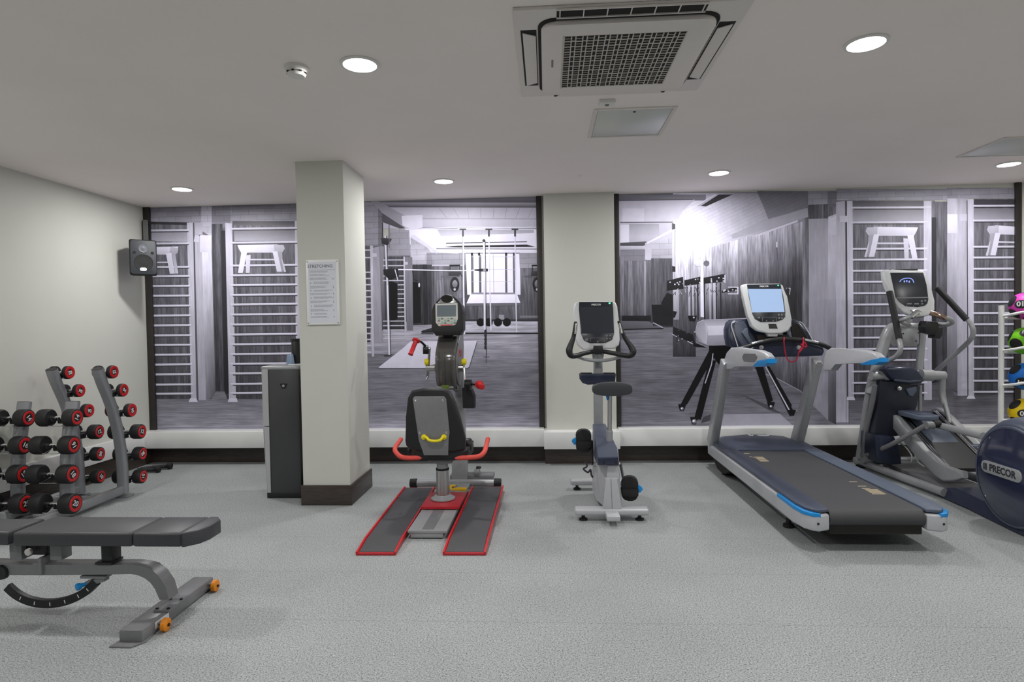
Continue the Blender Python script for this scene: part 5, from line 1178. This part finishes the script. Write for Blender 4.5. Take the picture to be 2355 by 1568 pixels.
# ---------------------------------------------------------------- elliptical cross trainer
R = Ref((3.55, 5.2, 0)); t = thing('elliptical_cross_trainer', 'grey and navy elliptical cross trainer with round flywheel cover at the right edge', 'cross trainer', R.o)
# base
mb = MB(); mb.tube([R.w(3.16,6.36,.055), R.w(3.20,5.9,.055), R.w(3.27,5.2,.055)], .036, 14, smooth=3); mb.obj('base_tube', M['silver'], t)
mb = MB(); mb.tube([R.w(3.84,6.36,.055), R.w(3.84,5.9,.055), R.w(3.84,5.2,.055)], .036, 14, smooth=3); mb.obj('base_tube', M['silver'], t)
MB().box(R.w(3.5, 6.36, .06), (.78, .09, .07), bevel=.02, seg=3).obj('front_crossbar', M['silver'], t)
MB().box(R.w(3.52, 5.75, .05), (.34, 1.1, .04), bevel=.008).obj('centre_plate', M['steelg'], t)
mb = MB(); 
for x in (3.17, 3.84): mb.lathe(R.w(x, 6.34, 0), (0,0,1), [(0,.05),(.02,.05),(.03,.03),(.05,.03)], 16)
mb.obj('levelling_feet', M['rubber'], t)
# left link arm tower and cross shaft
mb = MB(); R.tb(mb, [(1979,1052,X_(3.14)),(1987,985,X_(3.14)),(1999,900,X_(3.14)),(2005,868,X_(3.14))], [.045,.038,.034,.034], 16, 3); mb.obj('link_arm', M['silver'], t)
mb = MB(); R.tb(mb, [(1984,1050,X_(3.12)),(1994,985,X_(3.12)),(2006,925,X_(3.12)),(2012,885,X_(3.12))], .022, 12, 3); mb.obj('arm_sleeve', M['steelg'], t)
mb = MB(); mb.lathe(R.q(1983,1052,x=3.11), (1,0,0), [(0,.04),(.0,.055),(.08,.055),(.085,.04)], 20); mb.obj('pivot_boss', M['silver'], t)
a, b = R.q(2003,864,x=3.12), R.q(2058,862,y=6.05)
A = a; B = V(b.x, a.y, a.z)
MB().lathe(A, B-A, [(0,.03),(.0,.045),((B-A).length*.55,.045),((B-A).length*.56,.055),((B-A).length,.055)], 22).obj('pivot_shaft', M['silver'], t)
a2, b2 = R.q(2118,862,y=A.y+R.o.y), R.q(2172,864,y=A.y+R.o.y)
MB().lathe(b2, a2-b2, [(0,.03),(.0,.045),((b2-a2).length*.5,.045),((b2-a2).length*.52,.055),((b2-a2).length,.055)], 22).obj('pivot_shaft', M['silver'], t)
rx = b2.x+R.o.x-.02
mb = MB(); R.tb(mb, [(2168,866,X_(rx)),(2166,900,X_(rx)),(2171,930,X_(rx))], .03, 14, 3); R.tb(mb, [(2169,915,X_(rx)),(2182,960,X_(rx)),(2196,1005,X_(rx)),(2200,1014,X_(rx))], .021, 12, 3); mb.obj('link_arm', M['silver'], t)
cy = A.y+R.o.y
hub = [(2036,850),(2040,843),(2100,844),(2112,851),(2124,866),(2127,876),(2121,882),(2093,884),(2066,880),(2050,870)]
mb = MB(); R.slab(mb, hub, cy-.12, .26, bevel=.03, seg=3); hb2 = mb.obj('hub_cover', M['navyd'], t, ang=50)
mb = MB(); R.slab(mb, [(2056,872),(2092,875),(2120,873),(2119,877),(2092,880),(2058,876)], cy-.128, .02, bevel=.003); mb.obj('hub_lip', M['navy'], hb2)
mb = MB(); R.slab(mb, [(2024,872),(2062,882),(2100,885),(2118,884),(2112,930),(2100,960),(2080,1000),(2060,1004),(2012,1000),(2018,930)], cy-.05, .22, bevel=.02); mb.obj('tower_body', mat('near black tower plastic', rgb(34,37,50), .35, noise=.06, nscale=20), t)
mb = MB(); R.slab(mb, [(2012,1000),(2058,1004),(2072,1030),(2075,1068),(2045,1070),(2020,1064),(2014,1040)], cy-.10, .30, bevel=.02); mb.obj('tower_foot', M['navyd'], t)
mb = MB(); mb.lathe(R.q(2068, 893, y=cy-.08), (0,-1,0), [(0,.02),(.01,.02),(.014,.012)], 16); mb.obj('hub_bolt', M['chrome'], t)
mb = MB(); R.slab(mb, [(2084,894),(2108,888),(2110,898),(2100,912),(2092,910)], cy-.07, .05, bevel=.008); mb.obj('hub_bracket', M['slate'], t)
mb = MB(); R.tb(mb, [(2116,885,Y_(cy)),(2116,945,Y_(cy))], .016, 10, 0); mb.obj('rear_strut', M['silver'], t)
# head frame that carries the console
yf = cy+.06
mb = MB(); R.tb(mb, [(2002,905,Y_(yf)),(2016,850,Y_(yf)),(2027,810,Y_(yf)),(2040,770,Y_(yf)),(2050,756,Y_(yf)),(2066,750,Y_(yf))], .052, 16, 5); mb.obj('head_frame', M['silver'], t)
mb = MB(); R.tb(mb, [(2066,750,Y_(yf)),(2100,750,Y_(yf)),(2117,754,Y_(yf)),(2121,765,Y_(yf)),(2118,800,Y_(yf)),(2114,850,Y_(yf))], .034, 14, 5); mb.obj('head_frame', M['silver'], t)
mb = MB(); R.slab(mb, [(2052,756),(2062,752),(2106,753),(2114,760),(2115,790),(2107,797),(2056,797),(2046,790)], yf-.03, .05, bevel=.012); pp_ = mb.obj('head_plate', M['steelg'] if 0 else M['silver'], t)
mb = MB()
for u, v in ((2077,767),(2112,765),(2107,784)): mb.lathe(R.q(u, v, y=yf-.03), (0,-1,0), [(0,.007),(.004,.006)], 10)
mb.obj('plate_bolts', M['black'], pp_)
mb = MB(); R.slab(mb, [(2083,728),(2100,728),(2098,754),(2085,754)], yf-.02, .05, bevel=.006); mb.obj('console_stem', M['silver'], t)
# moving handles
mb = MB(); R.tb(mb, [(2064,765,X_(3.17)),(2069,785,X_(3.17)),(2071,802,X_(3.16)),(2062,818,X_(3.15)),(2038,832,X_(3.14)),(2004,855,X_(3.14))], .021, 14); mh = mb.obj('moving_handle', M['silver'], t)
mb = MB(); R.tb(mb, [(2045.5,671,X_(3.19)),(2057,725,X_(3.18)),(2068,779,X_(3.17))], .0275, 14, 3); mb.obj('foam_grip', M['foam'], mh)
mb = MB(); R.tb(mb, [(2218,727,X_(3.84)),(2233,745,X_(3.86)),(2238,765,X_(3.87)),(2229,784,X_(3.87)),(2192,818,X_(3.86)),(2154,852,X_(3.84))], .021, 14); mh = mb.obj('moving_handle', M['silver'], t)
mb = MB(); R.tb(mb, [(2156,663,X_(3.72)),(2190,699,X_(3.78)),(2223,735,X_(3.84))], .0275, 14, 3); mb.obj('foam_grip', M['foam'], mh)
# fixed handlebar
yh = 5.72
mb = MB(); R.tb(mb, [(2092,748,Y_(yh+.12)),(2076,742,Y_(yh+.06)),(2072,737,Y_(yh)),(2082,733,Y_(yh-.06)),(2096,727,Y_(yh-.08))], .018, 12); fh = mb.obj('fixed_handlebar', M['silver'], t)
mb = MB(); R.tb(mb, [(2094,729,Y_(yh-.08)),(2110,717,Y_(yh-.06))], .022, 14, 0); mb.obj('pulse_sensor', M['chrome'], fh)
mb = MB(); R.tb(mb, [(2150,745,Y_(yh+.12)),(2178,746,Y_(yh+.04)),(2190,741,Y_(yh-.02)),(2185,734,Y_(yh-.06)),(2170,730,Y_(yh-.08))], .02, 12); fh = mb.obj('fixed_handlebar', M['silver'], t)
mb = MB(); R.tb(mb, [(2173,731,Y_(yh-.08)),(2156,724,Y_(yh-.08)),(2139,719,Y_(yh-.05))], .023, 14, 0); mb.obj('pulse_sensor', mat('coppery chrome', rgb(190,160,140), .15, metal=1, noise=.05), fh)
mb = MB(); R.slab(mb, [(2130,738),(2158,740),(2161,752),(2156,758),(2152,771),(2128,765),(2125,752),(2130,748)], yh-.02, .10, bevel=.012); R.slab(mb, [(2153,752),(2171,752),(2168,772),(2163,779),(2148,777),(2150,762)], yh, .10, bevel=.012); mb.obj('clamp_block', M['black'], t)
# display
T_ = dict(tilt=.0011, vref=728); dy0 = 5.80
sh = [(2034,640),(2032.5,624),(2037,620.5),(2050,619.5),(2122,619.5),(2127,623),(2134,640),(2143,668),(2149,692),(2151.5,712),(2144,724),(2128,728),(2105,729),(2078,719.5),(2063,706),(2054,690),(2042,660)]
mb = MB(); R.slab(mb, sh, dy0, .07, bevel=.018, seg=4, **T_); ds = mb.obj('display_housing', M['greyp'], t, ang=50)
mb = MB(); R.slab(mb, [(2047.5,627),(2123.5,626.3),(2131,655),(2135.5,688),(2133,698),(2127,703),(2110,706.5),(2083,704.5),(2069,695),(2060,684)], dy0-.003, .02, bevel=.003, **T_); fc = mb.obj('fascia', M['screen'], ds)
mb = MB(); R.slab(mb, [(2060.5,684),(2134.5,682.5),(2135,685),(2061.5,686)], dy0-.005, .006, **T_); mb.obj('divider_line', M['grey_ink'], fc)
mb = MB(); a_ = [(2069,648),(2074,642.5),(2084,639.8),(2093,640),(2099,643.5),(2101.5,650)]
R.tb(mb, [(u, v, Y_(dy0-.006+(728-v)*.0011)) for u, v in a_], .0035, 8, 4)
for u, v in ((2080,647),(2085.5,646.5),(2091.5,647.5)): R.slab(mb, [(u-1.3,v-2.2),(u+1.3,v-2.2),(u+1.3,v+2.2),(u-1.3,v+2.2)], dy0-.006, .004, **T_)
mb.obj('screen_emblem', mat('glowing blue emblem', rgb(90,110,200), .4, emit=rgb(150,170,250), estr=.9), fc)
mb = MB()
for u0, v0, u1, v1 in ((2086,697,2097,700),(2103,697,2113,700),(2118,690,2122,694),(2126,689,2130,693),(2119,697,2123,700),(2084,702,2086,704),(2100,703,2102,705)): R.slab(mb, [(u0,v0),(u1,v0),(u1,v1),(u0,v1)], dy0-.005, .006, **T_)
mb.obj('keys', M['grey_ink'], fc)
mb = MB(); R.slab(mb, [(2048,619.5),(2110,618),(2112,622),(2049,623.5)], dy0-.0, .04, bevel=.002, **T_); mb.obj('top_shelf', M['dark'], ds)
mb = MB(); R.slab(mb, [(2096,712),(2112,711),(2121,717),(2118,722),(2104,720)], dy0-.02, .03, bevel=.004, **T_); mb.obj('reader_bracket', M['chrome'], ds)
# twin ramp
lx, rxx = 3.30, 3.78
def ramp(x, dx, pts, nm, m_, bev=.02):
    mb = MB(); R.side(mb, pts, x, dx, bevel=bev, seg=3); return mb.obj(nm, m_, t, ang=50)
rp = [(2022,949),(2026,941),(2034,938),(2042,941),(2060,960),(2120,1032),(2152,1067),(2170,1078),(2210,1083),(2212,1100),(2190,1107),(2166,1107),(2150,1097),(2100,1042)]
o_ = ramp(lx, .06, rp, 'ramp_rail', M['silver'])
P1 = [R.q(u, v, x=lx) for u, v in rp]
mb = MB(); mb.prism([p+V(rxx-lx,0,0) for p in P1], (.06,0,0), bevel=.02, seg=3); mb.obj('ramp_rail', M['silver'], t, ang=50)
top, bot = R.q(2045,948,x=lx), R.q(2158,1077,x=lx)
mb = MB(); mb.hexa([bot+V(.06,0,-.03), bot+V(.48,0,-.03), top+V(.48,0,-.03), top+V(.06,0,-.03), bot+V(.06,0,.0), bot+V(.48,0,.0), top+V(.48,0,.0), top+V(.06,0,.0)]); mb.obj('ramp_bed', M['black'], t)
mb = MB(); mb.hexa([bot+V(.14,.05,.002), bot+V(.38,.05,.002), top+V(.38,0,.0), top+V(.14,0,.0), bot+V(.14,.05,.016), bot+V(.38,.05,.016), top+V(.38,0,.014), top+V(.14,0,.014)], bevel=.005); mb.obj('ramp_cover', M['slate'], t)
mb = MB()
for dx in (.075, .095, .42, .44): mb.tube([bot+V(dx,0,.010), top+V(dx,0,.010)], .006, 8)
mb.obj('guide_rods', M['chrome'], t)
mb = MB(); mb.lathe(R.q(2106,977,x=3.47), V(0,-.8,.6), [(-.002,.045),(.006,.042)], 24); mb.obj('blue_emblem', mat('backlit blue emblem', rgb(40,140,220), .4, emit=rgb(40,130,210), estr=.5), t)
# pedals
def pedal(c, L, w_, nm='foot_pedal'):
    mb = MB(); c = V(c)
    mb.prism([c+V(x,y,0) for x, y in ((-w_/2,-L/2+.04),(-w_/2+.03,-L/2),(w_/2-.03,-L/2),(w_/2,-L/2+.04),(w_/2,L/2-.05),(w_/2-.05,L/2),(-w_/2+.05,L/2),(-w_/2,L/2-.05))], (0,0,.045), bevel=.01); p = mb.obj(nm, M['slate'], t, ang=50)
    mb = MB(); mb.prism([c+V(x,y,.045) for x, y in rrect(w_-.05, L-.06, .04)], (0,0,.004), bevel=.001); mb.obj('tread', M['navy'], p)
c = R.q(2108, 952, x=3.44); pedal(c+V(0,0,-.03), .42, .19)
c2 = R.q(2232, 1022, x=3.80); pedal(c2+V(0,.10,-.03), .42, .17)
mb = MB(); R.tb(mb, [(2145,975,X_(3.46)),(2200,988,X_(3.44)),(2262,1003,X_(3.42))], .03, 12, 2); mb.obj('pedal_beam', M['silver'], t)
mb = MB(); R.tb(mb, [(2196,1012,X_(3.80)),(2250,1045,X_(3.78))], .03, 12, 0); mb.obj('pedal_beam', M['silver'], t)
mb = MB(); mb.tube([R.q(1984,1050,x=3.12), R.q(2050,1022,x=3.2), R.q(2130,977,x=3.34)], .021, 12, smooth=3); mb.lathe(R.q(2130,978,x=3.32), (1,0,0), [(0,.022),(.0,.034),(.06,.034),(.065,.02)], 18); mb.obj('connecting_rod', M['steelg'], t)
for (u, v, x) in ((2147,975,3.38),(2203,1050,3.70),(2214,1068,3.68)):
    MB().lathe(R.q(u, v, x=x), (1,0,0), [(0,.02),(.0,.032),(.05,.032),(.052,.02)], 16).obj('roller', M['rubber'], t)
mb = MB(); R.tb(mb, [(2070,1018,X_(3.42)),(2085,1030,X_(3.42)),(2097,1048,X_(3.42)),(2096,1062,X_(3.42))], .006, 8); R.tb(mb, [(2104,1045,X_(3.44)),(2112,1062,X_(3.44)),(2126,1073,X_(3.44))], .006, 8); mb.obj('white_cable', M['white'], t)
# flywheel housing: a tall rounded drum low at the rear
dc = V(3.20, 4.41, .385); r0 = .352
def arcpts(cy_, cz_, r_, n=40, flat=0.03): 
    return [(cy_+r_*math.cos(2*PI*i/n), max(cz_+r_*math.sin(2*PI*i/n), flat)) for i in range(n)]
mb = MB(); rings = []
for x, k in ((3.225,1.0),(3.235,1.06),(3.28,1.14),(3.36,1.19),(3.46,1.16),(3.56,1.19),(3.64,1.14),(3.70,1.05),(3.71,.98)):
    rings.append([R.w(x, y, z) for y, z in arcpts(dc.y, dc.z+.0, r0*k)])
mb.loft(rings); fh = mb.obj('flywheel_housing', M['navy'], t, ang=60)
MB().lathe(R.w(3.225, dc.y, dc.z), (-1,0,0), [(-.03,r0),(.006,r0*1.0),(.012,r0*.985),(.010,r0*.95)], 56, caps=False).obj('cover_ring', M['navy'], fh, ang=60)
cv = MB().lathe(R.w(3.225, dc.y, dc.z), (-1,0,0), [(-.01,r0*.96),(.008,r0*.95),(.022,r0*.7),(.026,r0*.3),(.027,.001)], 56, caps=False).obj('side_cover', M['cover'], t, ang=60)
for a in (50, 130, 200, 320):
    mb = MB(); mb.lathe(R.w(3.213, dc.y+r0*.88*math.cos(math.radians(a)), dc.z+r0*.88*math.sin(math.radians(a))), (-1,0,0), [(0,.007),(.002,.006)], 10); mb.obj('cover_screw', M['chrome'], cv)
xb = 3.193
qa, qb = R.q(2258,1068,x=xb), R.q(2346,1099,x=xb)
bc = (qa+qb)/2; L = abs(qa.y-qb.y)+.02
mb = MB(); mb.prism([V(bc.x, bc.y+a, bc.z+b) for a, b in rrect(L, .088, .042, 6)], (.012,0,0), bevel=.004); bd = mb.obj('maker_badge', M['silver'], t, ang=50)
mb = MB(); mb.text('PRECOR', .070, basis((bc.x-.001, bc.y-.018, bc.z), (0,-1,0), (0,0,1)), sx=.95, font_bold=.0022)
for k in range(3): mb.prism([V(bc.x-.001, bc.y+.165-k*.013+a, bc.z+b) for a, b in ((0,-.024),(-.008,-.024),(-.008,.024),(0,.024))], (-.001,0,0))
mb.obj('badge_lettering', M['dark_ink'], bd)
# dark skirt of the rear base
mb = MB(); rings = []
for y, w_, h_ in ((5.32,.10,.06),(5.12,.17,.12),(4.9,.22,.11),(4.4,.27,.10),(3.98,.25,.07)):
    xc = 3.52; xa, xb_ = (3.26 if y > 4.6 else 3.22), 3.86
    rings.append([R.w(xa,y,.012), R.w(xb_,y,.012), R.w(xb_-.04,y,h_), R.w(xa+.04,y,h_)])
mb.loft(rings); mb.obj('rear_skirt', M['navyd'], t, ang=30)
for y in (4.1, 5.0): MB().lathe(R.w(3.34, y, 0), (0,0,1), [(0,.04),(.014,.038),(.02,.02)], 14).obj('levelling_foot', M['rubber'], t)
# ---------------------------------------------------------------- medicine balls on their stand
bx, by = 4.53, 6.05
t = thing('ball_stand', 'white steel stand holding four coloured medicine balls at the right edge', 'ball stand', (bx, by, 0))
o = V(bx, by, 0); pa, pb_ = W.p(2303, 702, y=by), W.p(2314, 1000, y=by)
zt3 = pa.z
for s in (0, 1):
    x = pa.x if s == 0 else 2*bx-pa.x
    MB().tube([V(x,by,.02)-o, V(x,by,zt3)-o], .024, 16).obj('post', M['white'], t)
    MB().box(V(x,by-.05,.02)-o, (.05,.56,.04), bevel=.01).obj('foot', M['white'], t)
MB().box(V(bx,by,.10)-o, (2*(bx-pa.x)-.04,.04,.04), bevel=.006).obj('cross_bar', M['white'], t)
tiers = [(718,704,(214,60,176),'01','pink and black medicine ball marked 01, top of the stand','pink'),(800,784,(120,206,20),'02','lime green and black medicine ball on second tier of the stand','lime'),(882,866,(14,116,214),'03','blue and black medicine ball on third tier of the stand','azure'),(964,948,(240,206,0),'04','yellow and black medicine ball, lowest one visible on the stand','yellow')]
rb = .128
def face(r, up, d): return V(.8*r-.6*d, -.6*r-.8*d, up)
numdir = {'01': face(-.25,.14,1), '02': face(.08,.62,.8), '03': face(-.15,-.34,1), '04': face(-.02,.0,1)}
patches = {k: [face(*q) for q in v] for k, v in {'01': [(-.82,.42,.4),(-.68,-.62,.42),(.35,-.85,.4),(.85,.5,.2),(0,.3,-1),(-.1,.97,-.2)], '02': [(-.55,-.25,.8),(-.9,.4,.1),(.65,-.6,.4),(0,0,-1),(.95,.3,0)],
           '03': [(-.62,.62,.5),(.85,-.2,.45),(-.55,-.8,.1),(0,0,-1),(.4,.9,.1)], '04': [(-.62,.66,.45),(-.5,-.7,.5),(.65,-.65,.4),(.75,.65,.1),(0,0,-1)]}.items()}
for (vl, vc, c_, nn, lab, cn_) in tiers:
    zl = W.p(2330, vl, y=by-.17).z
    zc2 = W.p(2337, vc, y=by-.02).z; bc = V(bx-.01, by-.02, zc2)
    # a tube loop that leaves the post, passes in front of the ball and comes back
    hwid = bx-pa.x; zf = zl
    mb = MB()
    mb.tube([V(pa.x,by-.0,zf-.035)-o, V(pa.x+.04,by-.10,zf-.016)-o, V(pa.x+.10,by-.132,zf-.0)-o, V(bx,by-.145,zf)-o, V(2*bx-pa.x-.10,by-.132,zf)-o, V(2*bx-pa.x-.04,by-.10,zf-.016)-o, V(2*bx-pa.x,by,zf-.035)-o], .0125, 12, smooth=5)
    lp_ = mb.obj('ball_cradle', M['white'], t)
    mb = MB(); mb.tube([V(pa.x,by+.0,zf-.035)-o, V(pa.x+.04,by+.06,zf-.05)-o, V(bx,by+.095,zf-.055)-o, V(2*bx-pa.x-.04,by+.06,zf-.05)-o, V(2*bx-pa.x,by,zf-.035)-o], .0125, 12, smooth=5); mb.obj('back_rail', M['white'], lp_)
    b = thing('medicine_ball', lab, 'medicine ball', bc, 0, 'coloured medicine balls on the white stand')
    me = MB(); bmesh.ops.create_uvsphere(me.bm, u_segments=40, v_segments=24, radius=rb)
    for f in me.bm.faces: f.smooth = True
    me.obj('ball_skin', mat(cn_+' ball rubber', rgb(*c_), .5, noise=.04, nscale=160, bump=.15), b, ang=80)
    def cap(d, half, rr, sq=1.0):
        d = V(d).normalized(); u = V(0,0,1).cross(d).normalized(); w2 = d.cross(u); m_ = MB(); rings = []
        for a in [half*i/7 for i in range(8)][::-1]:
            rings.append([(d*math.cos(a)+(u*math.cos(q)+w2*math.sin(q)*sq)*math.sin(a)).normalized()*rr for q in [2*PI*i/26 for i in range(26)]])
        rings.append([d*rr]*26) if 0 else None
        m_.loft(rings[:-1], caps=True); return m_
    for p in patches[nn]: cap(p, .46, rb+.0012).obj('black_panel', M['rubber'], b, ang=80)
    d = V(numdir[nn]).normalized(); cap(d, .40, rb+.0016, .78).obj('number_oval', M['rubber'], b, ang=80)
    u = V(0,0,1).cross(-d).normalized()
    MB().text(nn, .062, basis(d*(rb+.0022), -u if (-u).x > 0 else u, V(0,0,1)), font_bold=.002, extrude=.0008).obj('number', M['decal'], b)
# ---------------------------------------------------------------- camera and render look
cd = bpy.data.cameras.new('Camera'); cam = bpy.data.objects.new('Camera', cd); COL.objects.link(cam)
r_, f_, u_ = RM.col[0], RM.col[1], RM.col[2]
cam.matrix_world = Matrix(((r_.x, u_.x, -f_.x, 0), (r_.y, u_.y, -f_.y, 0), (r_.z, u_.z, -f_.z, CH), (0, 0, 0, 1)))
cd.sensor_width = 36; cd.sensor_fit = 'HORIZONTAL'; cd.lens = F*36/2355; cd.clip_start = .05
SC.camera = cam
w = bpy.data.worlds.new('World'); SC.world = w; w.use_nodes = True
w.node_tree.nodes['Background'].inputs[0].default_value = (.9, .92, 1, 1); w.node_tree.nodes['Background'].inputs[1].default_value = .3
vs = SC.view_settings; vs.view_transform = 'Standard'; vs.look = 'None'; vs.exposure = EXPO; vs.gamma = 1; vs.use_curve_mapping = False
SC.cycles.max_bounces = 8; SC.cycles.diffuse_bounces = 6
